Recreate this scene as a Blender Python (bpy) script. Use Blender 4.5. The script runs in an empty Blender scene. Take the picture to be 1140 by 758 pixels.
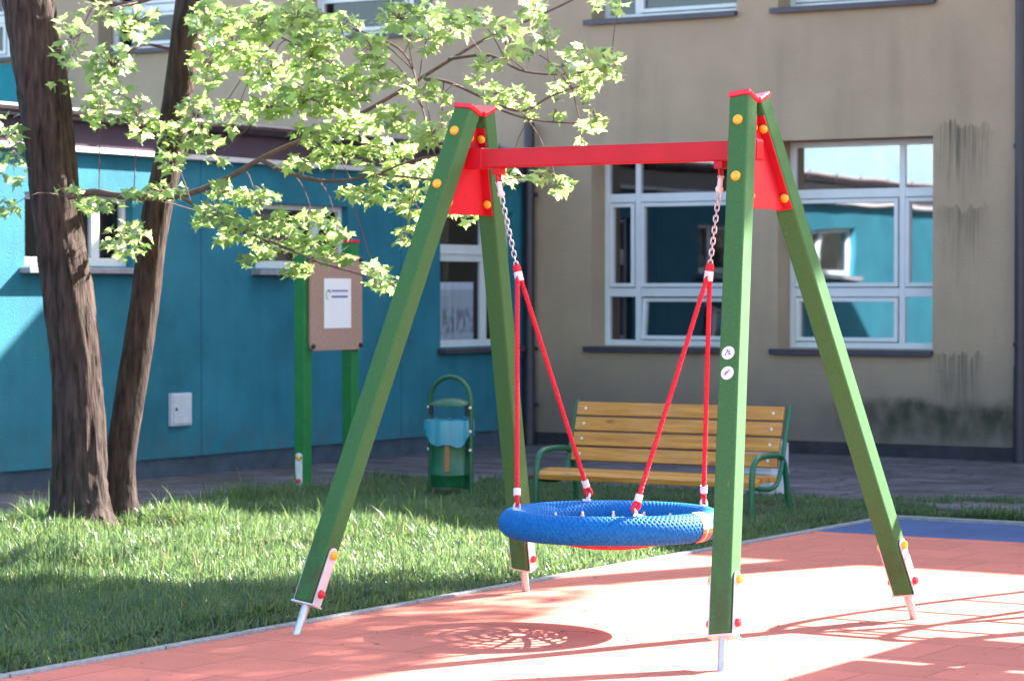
import bpy, math, random
import numpy as np
from mathutils import Vector, Matrix
random.seed(7); RNG = np.random.default_rng(11)
PI = math.pi
S = bpy.context.scene
COL = S.collection
V = Vector

# ------------------------------------------------------------------ world, sun, camera
SUN_AZ = math.atan2(0.573, 1.30)            # from +Y towards +X
SUN_EL = math.atan2(1.0, math.hypot(0.573, 1.30))
w = bpy.data.worlds.new("World"); S.world = w; w.use_nodes = True
nt = w.node_tree; bg = nt.nodes['Background']
sky = nt.nodes.new('ShaderNodeTexSky'); sky.sky_type = 'NISHITA'; sky.sun_disc = False
sky.sun_elevation = SUN_EL; sky.sun_rotation = SUN_AZ
sky.air_density = 1.0; sky.dust_density = 1.6; sky.ozone_density = 1.0
nt.links.new(sky.outputs[0], bg.inputs[0]); bg.inputs[1].default_value = 0.095
sd = bpy.data.lights.new('sun', 'SUN'); sd.energy = 5.0; sd.angle = math.radians(0.5); sd.color = (1, .95, .86)
so = bpy.data.objects.new('sun', sd); COL.objects.link(so)
tosun = V((0.573, 1.30, 1.0)).normalized()
so.rotation_euler = tosun.to_track_quat('Z', 'Y').to_euler(); so.location = (8, 30, 30)
vs = S.view_settings
S.display_settings.display_device = 'sRGB'
vs.view_transform = 'Standard'; vs.look = 'None'; vs.gamma = 1; vs.use_curve_mapping = False
vs.exposure = 2.9

FPX, YAW, HOR = 2900.0, math.radians(32.0), 324.0
PITCH = math.atan((379 - HOR) / FPX)
cd = bpy.data.cameras.new('camera'); cam = bpy.data.objects.new('camera', cd); COL.objects.link(cam); S.camera = cam
cd.sensor_fit = 'HORIZONTAL'; cd.sensor_width = 36; cd.lens = 36 * FPX / 1140
cam.location = (0, 0, 1.6); cam.rotation_euler = (PI/2 - PITCH, 0, YAW)
cd.clip_end = 500; cd.dof.use_dof = True; cd.dof.focus_distance = 12.0; cd.dof.aperture_fstop = 4.5
FWD0 = V((-math.sin(YAW), math.cos(YAW), 0)); RGT = V((math.cos(YAW), math.sin(YAW), 0))
FWD = FWD0 * math.cos(PITCH) + V((0, 0, -math.sin(PITCH))); UPV = RGT.cross(FWD)
CAM = V((0, 0, 1.6))
def at(px, py, d):                       # a point seen at (px,py) of the photo, d metres deep
    return CAM + FWD * d + RGT * ((px - 570) / FPX * d) - UPV * ((py - 379) / FPX * d)
def proj(P):
    v = P - CAM; z = v.dot(FWD)
    return 570 + FPX * v.dot(RGT) / z, 379 - FPX * v.dot(UPV) / z, z

# ------------------------------------------------------------------ materials
def N(t, kind, **kw):
    n = t.nodes.new(kind)
    for k, v in kw.items():
        if hasattr(n, k): setattr(n, k, v)
        else: n.inputs[k.replace('_', ' ')].default_value = v
    return n
def mat(name, col, rough=.6, var=.18, scale=6, bump=.0, bscale=40, metal=0, spec=.4, hue=None, coat=0, stretch=(1, 1, 1)):
    m = bpy.data.materials.new(name); m.use_nodes = True; t = m.node_tree
    b = t.nodes['Principled BSDF']; b.inputs['Roughness'].default_value = rough
    b.inputs['Metallic'].default_value = metal; b.inputs['Specular IOR Level'].default_value = spec
    b.inputs['Coat Weight'].default_value = coat
    tc = N(t, 'ShaderNodeTexCoord'); mp = N(t, 'ShaderNodeMapping'); mp.inputs['Scale'].default_value = stretch
    t.links.new(tc.outputs['Object'], mp.inputs[0])
    n = N(t, 'ShaderNodeTexNoise', Scale=scale, Detail=6, Roughness=.6); t.links.new(mp.outputs[0], n.inputs['Vector'])
    r = N(t, 'ShaderNodeValToRGB'); t.links.new(n.outputs[0], r.inputs[0])
    c2 = hue or tuple(min(1, c * (1 + var)) for c in col)
    c1 = tuple(c * (1 - var) for c in col)
    e = r.color_ramp.elements; e[0].position = .3; e[1].position = .7
    e[0].color = (*c1, 1); e[1].color = (*c2, 1)
    t.links.new(r.outputs[0], b.inputs['Base Color'])
    if bump:
        n2 = N(t, 'ShaderNodeTexNoise', Scale=bscale, Detail=4); t.links.new(mp.outputs[0], n2.inputs['Vector'])
        bp = N(t, 'ShaderNodeBump', Strength=bump, Distance=.01); t.links.new(n2.outputs[0], bp.inputs['Height'])
        t.links.new(bp.outputs[0], b.inputs['Normal'])
    m['bsdf'] = b.name
    return m
M = {}
M['leg'] = mat('green_speckle_paint', (.044, .145, .046), .7, .28, 200, .4, 240, spec=.18)
M['bingreen'] = mat('bin_green', (.008, .085, .034), .35, .2, 8, spec=.5)
M['green'] = mat('green_paint', (.008, .105, .05), .35, .15, 8, spec=.5)
M['post_green'] = mat('post_green', (.012, .15, .035), .5, .15, 10)
M['red'] = mat('red_steel', (.42, .009, .02), .45, .1, 6, spec=.3)
M['redcap'] = mat('red_plastic', (.62, .02, .04), .35, .08, 6, spec=.5)
M['yellow'] = mat('yellow_plastic', (.8, .42, .03), .35, .08, 6)
M['steel'] = mat('galvanised_steel', (.55, .55, .57), .38, .15, 30, metal=.7)
M['zinc'] = mat('zinc_plate', (.62, .6, .62), .45, .1, 20, metal=.25)
M['clip'] = mat('pale_clip', (.7, .66, .66), .4, .1, 30)
M['rope'] = mat('red_rope', (.62, .012, .035), .6, .25, 120, .6, 300)
M['net'] = mat('red_net_rope', (.55, .012, .03), .65, .2, 90, .4, 240)
M['bark_w'] = None
M['kerb'] = mat('kerb_concrete', (.24, .24, .25), .85, .2, 30, .4, 120)
M['soil'] = mat('lawn_soil', (.045, .05, .022), .95, .4, 8, .6, 40)
M['fascia'] = mat('purple_brown_fascia', (.07, .045, .07), .35, .15, 3, spec=.5)
M['gutter'] = mat('dark_gutter', (.06, .042, .05), .3, .12, 5, spec=.5)
M['drip'] = mat('pale_drip_edge', (.62, .58, .6), .5, .1, 8)
M['rooftin'] = mat('faded_tin_roof', (.5, .42, .44), .55, .2, 3, .1, 20)
M['plinth'] = mat('dark_plinth', (.05, .07, .1), .8, .3, 5, .3, 60)
M['plinth_b'] = mat('black_plinth', (.028, .026, .034), .8, .4, 5, .3, 60)
M['pvc'] = mat('white_window_frame', (.62, .64, .66), .35, .06, 4, spec=.5)
M['pvc_b'] = mat('cream_window_frame', (.5, .45, .38), .4, .08, 4)
M['sill'] = mat('dark_sill', (.055, .045, .06), .4, .2, 10)
M['sillgrey'] = mat('grey_metal_sill', (.3, .27, .31), .4, .2, 10)
M['room'] = mat('dark_room', (.02, .02, .026), .9, .3, 2)
M['pipe'] = mat('dark_downpipe', (.035, .028, .042), .35, .15, 6)
M['box'] = mat('pale_box', (.55, .56, .62), .45, .08, 10)
M['boardm'] = mat('brown_board', (.34, .21, .17), .55, .14, 25, stretch=(1, 1, 4))
M['paper'] = mat('white_paper', (.72, .72, .76), .6, .03, 5)
M['ink'] = mat('blue_ink', (.1, .11, .32), .6, .1, 20)
M['ink_g'] = mat('green_ink', (.25, .5, .06), .6, .1, 20)
M['ink_v'] = mat('violet_ink', (.16, .12, .3), .6, .1, 20)
M['black'] = mat('black_plastic', (.02, .02, .022), .4, .2, 10)
M['bark'] = mat('maple_bark', (.020, .012, .010), .9, .5, 14, 1.0, 34, hue=(.088, .058, .050), stretch=(2.2, 2.2, .3), spec=.2)
M['twig'] = mat('twig_bark', (.11, .07, .06), .8, .3, 20)
M['stone'] = mat('pale_stone', (.18, .15, .14), .9, .2, 20, .5, 60)
M['brick'] = mat('dark_red_brick', (.16, .05, .05), .9, .3, 30, .5, 80)
M['concrete'] = mat('white_concrete', (.5, .49, .54), .8, .1, 10, .3, 60)
M['tubes'] = mat('blue_tube', (.05, .12, .45), .4, .1, 10)
M['back'] = mat('red_reflector', (.5, .12, .08), .4, .1, 10)

def wood():
    m = mat('varnished_pine', (.47, .185, .03), .42, .22, 3, .15, 30, hue=(.62, .28, .055), coat=.25, stretch=(.9, 14, 14))
    t = m.node_tree; b = t.nodes['Principled BSDF']
    src = b.inputs['Base Color'].links[0].from_socket
    tc = N(t, 'ShaderNodeTexCoord'); mp = N(t, 'ShaderNodeMapping'); mp.inputs['Scale'].default_value = (3.2, 9, 9)
    t.links.new(tc.outputs['Object'], mp.inputs[0])
    vo = N(t, 'ShaderNodeTexVoronoi', Scale=1.0); t.links.new(mp.outputs[0], vo.inputs['Vector'])
    r = N(t, 'ShaderNodeMapRange'); r.inputs[1].default_value = .03; r.inputs[2].default_value = .17
    t.links.new(vo.outputs[0], r.inputs[0])
    mx = N(t, 'ShaderNodeMix', data_type='RGBA'); mx.inputs[6].default_value = (.2, .06, .02, 1)
    t.links.new(r.outputs[0], mx.inputs[0]); t.links.new(src, mx.inputs[7]); t.links.new(mx.outputs[2], b.inputs['Base Color'])
    return m
M['wood'] = wood()

def stucco(name, col, var=.1, joint=None):
    m = mat(name, col, .92, var, 1.6, .55, 70)
    return m
M['teal'] = mat('teal_render', (.015, .148, .218), .9, .2, 1.3, .6, 70, hue=(.026, .195, .272))
M['beige'] = mat('beige_roughcast', (.37, .278, .192), .92, .1, 1.1, .8, 55)
M['teal2'] = mat('teal_panel_paint', (.012, .2, .24), .85, .15, 1.3, .4, 90)
def math_n(t, op, a, b=None, clamp=False):
    n = N(t, 'ShaderNodeMath', operation=op); n.use_clamp = clamp
    for i, x in enumerate((a, b)):
        if x is None: continue
        if isinstance(x, (int, float)): n.inputs[i].default_value = x
        else: t.links.new(x, n.inputs[i])
    return n.outputs[0]
def band(t, v, lo0, lo1, hi0, hi1):       # 0 below lo0, 1 between lo1..hi0, 0 above hi1
    a = N(t, 'ShaderNodeMapRange', interpolation_type='SMOOTHSTEP'); t.links.new(v, a.inputs[0]); a.inputs[1].default_value = lo0; a.inputs[2].default_value = lo1
    b = N(t, 'ShaderNodeMapRange', interpolation_type='SMOOTHSTEP'); t.links.new(v, b.inputs[0]); b.inputs[1].default_value = hi0; b.inputs[2].default_value = hi1
    b.inputs[3].default_value = 1; b.inputs[4].default_value = 0
    return math_n(t, 'MULTIPLY', a.outputs[0], b.outputs[0])
def stain(m, fn, col):
    t = m.node_tree; b = t.nodes['Principled BSDF']; src = b.inputs['Base Color'].links[0].from_socket
    tc = N(t, 'ShaderNodeTexCoord'); sp = N(t, 'ShaderNodeSeparateXYZ'); t.links.new(tc.outputs['Object'], sp.inputs[0])
    f = fn(t, tc.outputs['Object'], *sp.outputs)
    mx = N(t, 'ShaderNodeMix', data_type='RGBA'); t.links.new(f, mx.inputs[0]); t.links.new(src, mx.inputs[6]); mx.inputs[7].default_value = (*col, 1)
    t.links.new(mx.outputs[2], b.inputs['Base Color'])
def noise(t, vec, sc, stretch=(1, 1, 1), lo=.45, hi=.65, detail=5):
    mp = N(t, 'ShaderNodeMapping'); mp.inputs['Scale'].default_value = stretch; t.links.new(vec, mp.inputs[0])
    n = N(t, 'ShaderNodeTexNoise', Scale=sc, Detail=detail); t.links.new(mp.outputs[0], n.inputs['Vector'])
    r = N(t, 'ShaderNodeMapRange'); t.links.new(n.outputs[0], r.inputs[0]); r.inputs[1].default_value = lo; r.inputs[2].default_value = hi
    return r.outputs[0]
# beige wall coordinates are world ones (the wall's origin is at 0,0,0 in X)
def st_streak(t, v, x, y, z):
    f = band(t, math_n(t, 'ADD', x, math_n(t, 'MULTIPLY', noise(t, v, 2.5, (1, 1, 1), .2, .8), .2)), -9.72, -9.42, -9.36, -9.02)
    s1 = noise(t, v, 1.0, (52, 1, 1.3), .40, .70); s2 = noise(t, v, 1.0, (11, 1, 1.1), .35, .65)
    s_ = math_n(t, 'ADD', math_n(t, 'MULTIPLY', s1, .9), math_n(t, 'MULTIPLY', s2, .4))
    zz = math_n(t, 'ADD', z, math_n(t, 'MULTIPLY', noise(t, v, 1.0, (14, 1, 2), .2, .8), -.22))
    za = None
    for lo, hi, k_ in ((1.9, 3.06, 1.0), (1.2, 2.28, .9), (.5, 1.72, .45), (-.2, .88, 1.0)):
        q = math_n(t, 'MULTIPLY', band(t, zz, lo, hi - .02, hi - .01, hi + .04), k_)
        q = math_n(t, 'MULTIPLY', q, q)
        za = q if za is None else math_n(t, 'MAXIMUM', za, q)
    return math_n(t, 'MULTIPLY', math_n(t, 'MULTIPLY', f, s_), za, True)
def st_moss(t, v, x, y, z):
    f = band(t, x, -11.3, -10.1, -8.8, -8.7)
    zz = math_n(t, 'ADD', z, math_n(t, 'MULTIPLY', noise(t, v, 3.0, (1, 1, 1), .2, .8), -.2))
    return math_n(t, 'MULTIPLY', math_n(t, 'MULTIPLY', f, band(t, zz, -.15, .30, .36, .50)), math_n(t, 'MULTIPLY', noise(t, v, 7, (1, 1, .5), .1, .6), 1.0), True)
def st_damp_shade(t, v, x, y, z):  # damp at the wall base, deepened to paint in the shade gradient
    zz = math_n(t, 'ADD', z, math_n(t, 'MULTIPLY', noise(t, v, 2.2, (1, 1, 1), .2, .8), -.35))
    return math_n(t, 'MULTIPLY', band(t, zz, -1, -.9, .0, 1.1), .72)
stain(M['beige'], st_damp_shade, (.12, .1, .1)); stain(M['beige'], st_moss, (.045, .046, .030)); stain(M['beige'], st_streak, (.034, .038, .03))
stain(M['beige'], lambda t, v, x, y, z: math_n(t, 'MULTIPLY', math_n(t, 'MULTIPLY', noise(t, v, 1.0, (3.1, 1, .35), .5, .8), band(t, z, .2, .9, 3.9, 4.4)), .35), (.14, .115, .1))
# teal wall: panel joints and rain streaks
def joints(t, v, x, y, z):
    f = None
    for yy in (11.77, 14.63, 17.82, 20.9):
        b = band(t, y, yy - .016, yy - .004, yy + .004, yy + .016)
        f = b if f is None else math_n(t, 'MAXIMUM', f, b)
    return math_n(t, 'MULTIPLY', f, .6)
stain(M['teal'], joints, (.006, .05, .09))
stain(M['teal'], lambda t, v, x, y, z: math_n(t, 'MULTIPLY', math_n(t, 'MULTIPLY', noise(t, v, 1.0, (1, 7, .3), .52, .8), band(t, z, .1, .4, 3, 4)), .5), (.012, .10, .15))

def st_grime(t, v, x, y, z):
    return math_n(t, 'MULTIPLY', math_n(t, 'MULTIPLY', band(t, z, -1, -.5, .12, .75), noise(t, v, 16, (1, 1, .4), .42, .62)), .55)
stain(M['leg'], st_grime, (.07, .055, .035))
stain(M['leg'], lambda t, v, x, y, z: math_n(t, 'MULTIPLY', noise(t, v, 30, (1, 1, .25), .68, .74), .5), (.16, .17, .11))
stain(M['teal'], lambda t, v, x, y, z: math_n(t, 'MULTIPLY', math_n(t, 'MULTIPLY', band(t, z, -1, 0, .2, .6), noise(t, v, 5, (1, 1, .6), .35, .65)), .4), (.07, .085, .09))
stain(M['teal'], lambda t, v, x, y, z: math_n(t, 'MULTIPLY', noise(t, v, .8, (1, 1, 1), .5, .7), .25), (.05, .15, .19))
stain(M['red'], lambda t, v, x, y, z: math_n(t, 'MULTIPLY', noise(t, v, 22, (.4, 1, 1), .66, .74), .5), (.16, .03, .03))

def rubber(name, c1, c2, tile):
    m = mat(name, c1, .9, .1, 260, .35, 320, hue=c2)
    t = m.node_tree; b = t.nodes['Principled BSDF']; src = b.inputs['Base Color'].links[0].from_socket
    tc = N(t, 'ShaderNodeTexCoord'); mp = N(t, 'ShaderNodeMapping'); mp.inputs['Rotation'].default_value = (0, 0, 0)
    t.links.new(tc.outputs['Object'], mp.inputs[0])
    br = N(t, 'ShaderNodeTexBrick', offset=.5, squash=1); t.links.new(mp.outputs[0], br.inputs['Vector'])
    br.inputs['Scale'].default_value = 1; br.inputs['Brick Width'].default_value = tile; br.inputs['Row Height'].default_value = tile
    br.inputs['Mortar Size'].default_value = .007; br.inputs['Mortar Smooth'].default_value = .3
    br.inputs['Color1'].default_value = (1, 1, 1, 1); br.inputs['Color2'].default_value = (.86, .86, .86, 1); br.inputs['Mortar'].default_value = (.66, .62, .6, 1)
    mx = N(t, 'ShaderNodeMix', data_type='RGBA', blend_type='MULTIPLY'); mx.inputs[0].default_value = 1
    t.links.new(src, mx.inputs[6]); t.links.new(br.outputs[0], mx.inputs[7]); t.links.new(mx.outputs[2], b.inputs['Base Color'])
    stain(m, lambda t, v, x, y, z: math_n(t, 'MULTIPLY', noise(t, v, 1.3, (1, 1, 1), .45, .75), .35), tuple(.55 * c for c in c1))
    stain(m, lambda t, v, x, y, z: noise(t, v, 42, (1, 1, 1), .74, .78), (.12, .06, .04))
    return m
M['redrub'] = rubber('red_rubber_tiles', (.60, .155, .105), (.70, .205, .145), .5)
M['blurub'] = rubber('blue_rubber_tiles', (.045, .08, .20), (.065, .11, .26), .5)

def paving():
    m = mat('worn_paving', (.105, .084, .10), .85, .3, 1.4, .7, 30, hue=(.20, .165, .19), spec=.5)
    t = m.node_tree; b = t.nodes['Principled BSDF']; src = b.inputs['Base Color'].links[0].from_socket
    tc = N(t, 'ShaderNodeTexCoord')
    ns = N(t, 'ShaderNodeTexNoise', Scale=2.2, Detail=3); t.links.new(tc.outputs['Object'], ns.inputs['Vector'])
    wv = N(t, 'ShaderNodeMix', data_type='RGBA', blend_type='LINEAR_LIGHT'); wv.inputs[0].default_value = .16
    t.links.new(tc.outputs['Object'], wv.inputs[6]); t.links.new(ns.outputs[1], wv.inputs[7])
    br = N(t, 'ShaderNodeTexBrick', offset=.5); t.links.new(wv.outputs[2], br.inputs['Vector'])
    br.inputs['Scale'].default_value = 1; br.inputs['Brick Width'].default_value = .75; br.inputs['Row Height'].default_value = .55
    br.inputs['Mortar Size'].default_value = .03; br.inputs['Mortar Smooth'].default_value = .6
    br.inputs['Color1'].default_value = (1, 1, 1, 1); br.inputs['Color2'].default_value = (.72, .72, .74, 1); br.inputs['Mortar'].default_value = (.35, .3, .3, 1)
    mx = N(t, 'ShaderNodeMix', data_type='RGBA', blend_type='MULTIPLY'); mx.inputs[0].default_value = 1
    t.links.new(src, mx.inputs[6]); t.links.new(br.outputs[0], mx.inputs[7]); t.links.new(mx.outputs[2], b.inputs['Base Color'])
    stain(m, lambda t, v, x, y, z: math_n(t, 'MULTIPLY', noise(t, v, 1.6, (.7, 2.4, 1), .47, .6), .85), (.055, .04, .045))
    stain(m, lambda t, v, x, y, z: math_n(t, 'MULTIPLY', noise(t, v, 3.1, (1, 1, 1), .6, .7), .6), (.05, .06, .03))
    return m
M['paving'] = paving()

def glass(name, fac, tint=(.75, .8, .85)):
    m = bpy.data.materials.new(name); m.use_nodes = True; t = m.node_tree
    t.nodes.remove(t.nodes['Principled BSDF']); out = t.nodes['Material Output']
    tr = N(t, 'ShaderNodeBsdfTransparent'); tr.inputs[0].default_value = (*tint, 1)
    gl = N(t, 'ShaderNodeBsdfGlossy'); gl.inputs[0].default_value = (.92, .95, 1, 1); gl.inputs['Roughness'].default_value = .025
    tc = N(t, 'ShaderNodeTexCoord'); n = N(t, 'ShaderNodeTexNoise', Scale=1.6, Detail=1); t.links.new(tc.outputs['Object'], n.inputs['Vector'])
    bp = N(t, 'ShaderNodeBump', Strength=.07, Distance=.02); t.links.new(n.outputs[0], bp.inputs['Height']); t.links.new(bp.outputs[0], gl.inputs['Normal'])
    mx = N(t, 'ShaderNodeMixShader'); mx.inputs[0].default_value = fac
    t.links.new(tr.outputs[0], mx.inputs[1]); t.links.new(gl.outputs[0], mx.inputs[2]); t.links.new(mx.outputs[0], out.inputs[0])
    return m
M['glass'] = glass('window_glass', .46); M['glass_low'] = glass('shaded_window_glass', .2); M['glass_up'] = glass('upper_window_glass', .055)  # same glass
M['glass_dim'] = glass('wing_window_glass', .10)

def leafmat(name, c, tcol, tw=.5, gloss=.5, spread=.3, straw=False):
    m = bpy.data.materials.new(name); m.use_nodes = True; t = m.node_tree
    t.nodes.remove(t.nodes['Principled BSDF']); out = t.nodes['Material Output']
    g = N(t, 'ShaderNodeNewGeometry')
    def ramp(c, s):
        r = N(t, 'ShaderNodeValToRGB'); e = r.color_ramp.elements
        e[0].color = (*[x * (1 - s) for x in c], 1); e[1].color = (min(1, c[0] * (1 + 1.2 * s)), min(1, c[1] * (1 + s)), c[2] * (1 + .3 * s), 1)
        if straw:
            e[1].position = .93; q = e.new(.955); q.color = (c[1] * 1.5, c[1] * 1.3, c[1] * .6, 1)
        t.links.new(g.outputs['Random Per Island'], r.inputs[0]); return r.outputs[0]
    d = N(t, 'ShaderNodeBsdfPrincipled'); d.inputs['Roughness'].default_value = .34; d.inputs['Specular IOR Level'].default_value = gloss
    t.links.new(ramp(c, spread), d.inputs['Base Color'])
    tl = N(t, 'ShaderNodeBsdfTranslucent'); t.links.new(ramp(tcol, spread), tl.inputs[0])
    mx = N(t, 'ShaderNodeMixShader'); mx.inputs[0].default_value = tw
    t.links.new(d.outputs[0], mx.inputs[1]); t.links.new(tl.outputs[0], mx.inputs[2]); t.links.new(mx.outputs[0], out.inputs[0])
    return m
M['leaf'] = leafmat('maple_leaf', (.085, .185, .06), (.47, .63, .25), .6, 1.0, .4)
M['grass'] = leafmat('grass_blade', (.034, .088, .042), (.18, .285, .11), .45, .75, .38, straw=True)

def ringmat():
    m = mat('blue_braided_rope', (.002, .105, .36), .55, .15, 60, .3, 300, hue=(.004, .17, .48), spec=.18)
    return m
M['ring'] = ringmat()
M['orange'] = mat('orange_tag', (.6, .1, .03), .5, .2, 40)
def bagmat():
    m = bpy.data.materials.new('blue_bin_bag'); m.use_nodes = True; t = m.node_tree; b = t.nodes['Principled BSDF']
    b.inputs['Base Color'].default_value = (.06, .36, .52, 1); b.inputs['Roughness'].default_value = .28; b.inputs['Specular IOR Level'].default_value = .7
    tl = N(t, 'ShaderNodeBsdfTranslucent'); tl.inputs[0].default_value = (.08, .44, .60, 1)
    mx = N(t, 'ShaderNodeMixShader'); mx.inputs[0].default_value = .35
    t.links.new(b.outputs[0], mx.inputs[1]); t.links.new(tl.outputs[0], mx.inputs[2]); t.links.new(mx.outputs[0], t.nodes['Material Output'].inputs[0])
    return m
M['bag'] = bagmat()
def lace():
    m = bpy.data.materials.new('lace_curtain'); m.use_nodes = True; t = m.node_tree; b = t.nodes['Principled BSDF']
    b.inputs['Base Color'].default_value = (.8, .8, .88, 1)
    tr = N(t, 'ShaderNodeBsdfTransparent'); tc = N(t, 'ShaderNodeTexCoord')
    sp = N(t, 'ShaderNodeSeparateXYZ'); t.links.new(tc.outputs['Object'], sp.inputs[0])
    f = noise(t, tc.outputs['Object'], 14, (1, 1.3, .5), .44, .56)
    lo = band(t, sp.outputs[2], 1.15, 1.2, 1.38, 1.46)
    f = math_n(t, 'ADD', .62, math_n(t, 'MULTIPLY', math_n(t, 'MULTIPLY', f, lo), -.3))
    f = math_n(t, 'ADD', f, math_n(t, 'MULTIPLY', band(t, sp.outputs[2], 1.6, 1.63, 1.68, 1.7), .3))
    mx = N(t, 'ShaderNodeMixShader'); t.links.new(f, mx.inputs[0]); t.links.new(tr.outputs[0], mx.inputs[1]); t.links.new(b.outputs[0], mx.inputs[2])
    t.links.new(mx.outputs[0], t.nodes['Material Output'].inputs[0])
    return m
M['lace'] = lace()

# ------------------------------------------------------------------ mesh helpers
class MB:
    def __init__(s): s.v = []; s.f = []; s.mi = []; s.m = 0
    def add(s, vs, fs):
        o = len(s.v); s.v += [V(x) for x in vs]; s.f += [tuple(i + o for i in f) for f in fs]; s.mi += [s.m] * len(fs); return s
    def box(s, c, d, R=None):
        c = V(c); R = R or Matrix.Identity(3); vs = []
        for z in (-1, 1):
            for x, y in ((-1, -1), (1, -1), (1, 1), (-1, 1)): vs.append(c + R @ V((x * d[0] / 2, y * d[1] / 2, z * d[2] / 2)))
        return s.add(vs, [(3, 2, 1, 0), (4, 5, 6, 7), (0, 1, 5, 4), (1, 2, 6, 5), (2, 3, 7, 6), (3, 0, 4, 7)])
    def bx(s, x0, x1, y0, y1, z0, z1): return s.box(((x0 + x1) / 2, (y0 + y1) / 2, (z0 + z1) / 2), (abs(x1 - x0), abs(y1 - y0), abs(z1 - z0)))
    def beam(s, a, b, w, h, side=(1, 0, 0)):
        a = V(a); b = V(b); u = (b - a).normalized(); x = V(side); x = (x - u * x.dot(u)).normalized(); y = u.cross(x)
        vs = []
        for p in (a, b):
            for i, j in ((-1, -1), (1, -1), (1, 1), (-1, 1)): vs.append(p + x * i * w / 2 + y * j * h / 2)
        return s.add(vs, [(3, 2, 1, 0), (4, 5, 6, 7), (0, 1, 5, 4), (1, 2, 6, 5), (2, 3, 7, 6), (3, 0, 4, 7)])
    def tube(s, pts, r, n=10, closed=False, caps=True):
        pts = [V(p) for p in pts]; L = len(pts); rs = r if isinstance(r, (list, tuple)) else [r] * L
        ring0 = None; vs = []; x = None
        for i in range(L):
            if closed: t = (pts[(i + 1) % L] - pts[i - 1]).normalized()
            else: t = (pts[min(i + 1, L - 1)] - pts[max(i - 1, 0)]).normalized()
            if x is None: x = t.orthogonal().normalized()
            else: x = (x - t * x.dot(t)).normalized()
            y = t.cross(x)
            for k in range(n):
                a = 2 * PI * k / n; vs.append(pts[i] + (x * math.cos(a) + y * math.sin(a)) * rs[i])
        fs = []
        for i in range(L if closed else L - 1):
            for k in range(n):
                a = i * n + k; b = i * n + (k + 1) % n; j = (i + 1) % L
                fs.append((a, b, j * n + (k + 1) % n, j * n + k))
        if caps and not closed: fs += [tuple(range(n))[::-1], tuple((L - 1) * n + k for k in range(n))]
        return s.add(vs, fs)
    def lathe(s, c, prof, n=28, axis=(0, 0, 1), a0=0, a1=2 * PI):
        c = V(c); u = V(axis).normalized(); x = u.orthogonal().normalized(); y = u.cross(x); full = abs(a1 - a0 - 2 * PI) < 1e-6
        m = n if full else n + 1; vs = []
        for r, h in prof:
            for k in range(m):
                a = a0 + (a1 - a0) * k / n; vs.append(c + u * h + (x * math.cos(a) + y * math.sin(a)) * r)
        fs = []
        for i in range(len(prof) - 1):
            for k in range(n):
                k2 = (k + 1) % m; fs.append((i * m + k, i * m + k2, (i + 1) * m + k2, (i + 1) * m + k))
        return s.add(vs, fs)
    def prism(s, pts, d):                       # polygon extruded by vector d
        pts = [V(p) for p in pts]; d = V(d); n = len(pts)
        fs = [tuple(range(n))[::-1], tuple(range(n, 2 * n))] + [(i, (i + 1) % n, n + (i + 1) % n, n + i) for i in range(n)]
        return s.add(pts + [p + d for p in pts], fs)
    def build(s, name, m, parent=None, smooth=False, bevel=0, seg=2, origin=None):
        me = bpy.data.meshes.new(name); off = V((0, 0, 0))
        if parent is not None: off = wloc(parent)
        o0 = V(origin) if origin is not None else off
        me.from_pydata([p - o0 for p in s.v], [], s.f)
        ms = m if isinstance(m, (list, tuple)) else [m]
        for q in ms: me.materials.append(q)
        me.polygons.foreach_set('material_index', s.mi)
        me.polygons.foreach_set('use_smooth', [smooth] * len(s.f)); me.update()
        o = bpy.data.objects.new(name, me); COL.objects.link(o)
        if parent is not None: o.parent = parent; o.location = o0 - off
        else: o.location = o0
        if bevel:
            b = o.modifiers.new('bevel', 'BEVEL'); b.width = bevel; b.segments = seg; b.limit_method = 'ANGLE'; b.angle_limit = .6
        if smooth and not bevel:
            try: me.set_sharp_from_angle(angle=math.radians(42))
            except Exception: pass
        return o
def wloc(o):
    p = o.location.copy()
    while o.parent is not None: o = o.parent; p += o.location
    return p
def tag(o, label=None, cat=None, group=None, kind=None):
    for k, v in (('label', label), ('category', cat), ('group', group), ('kind', kind)):
        if v: o[k] = v
    return o
def thing(name, label, cat, loc, group=None):
    o = bpy.data.objects.new(name, None); COL.objects.link(o); o.location = loc; o.empty_display_size = .2
    return tag(o, label, cat, group)
def struct(o): o['kind'] = 'structure'; return o
def smooth_path(pts, n=6, closed=False):          # Catmull-Rom
    P = [V(p) for p in pts]; out = []; L = len(P)
    for i in range(L if closed else L - 1):
        a, b, c, d = (P[(i - 1) % L], P[i], P[(i + 1) % L], P[(i + 2) % L]) if closed else (P[max(i - 1, 0)], P[i], P[i + 1], P[min(i + 2, L - 1)])
        for k in range(n):
            t = k / n; out.append(.5 * ((2 * b) + (c - a) * t + (2 * a - 5 * b + 4 * c - d) * t * t + (3 * b - a - 3 * c + d) * t ** 3))
    if not closed: out.append(P[-1])
    return out
def npmesh(name, verts, faces_flat, sizes, m, smooth=False):
    me = bpy.data.meshes.new(name); me.vertices.add(len(verts)); me.vertices.foreach_set('co', verts.astype(np.float32).ravel())
    me.loops.add(len(faces_flat)); me.loops.foreach_set('vertex_index', faces_flat.astype(np.int32))
    me.polygons.add(len(sizes)); st = np.concatenate([[0], np.cumsum(sizes)[:-1]])
    me.polygons.foreach_set('loop_start', st.astype(np.int32)); me.polygons.foreach_set('loop_total', sizes.astype(np.int32))
    me.materials.append(m); me.update(); me.validate()
    if smooth: me.polygons.foreach_set('use_smooth', [True] * len(sizes))
    return me

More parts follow.
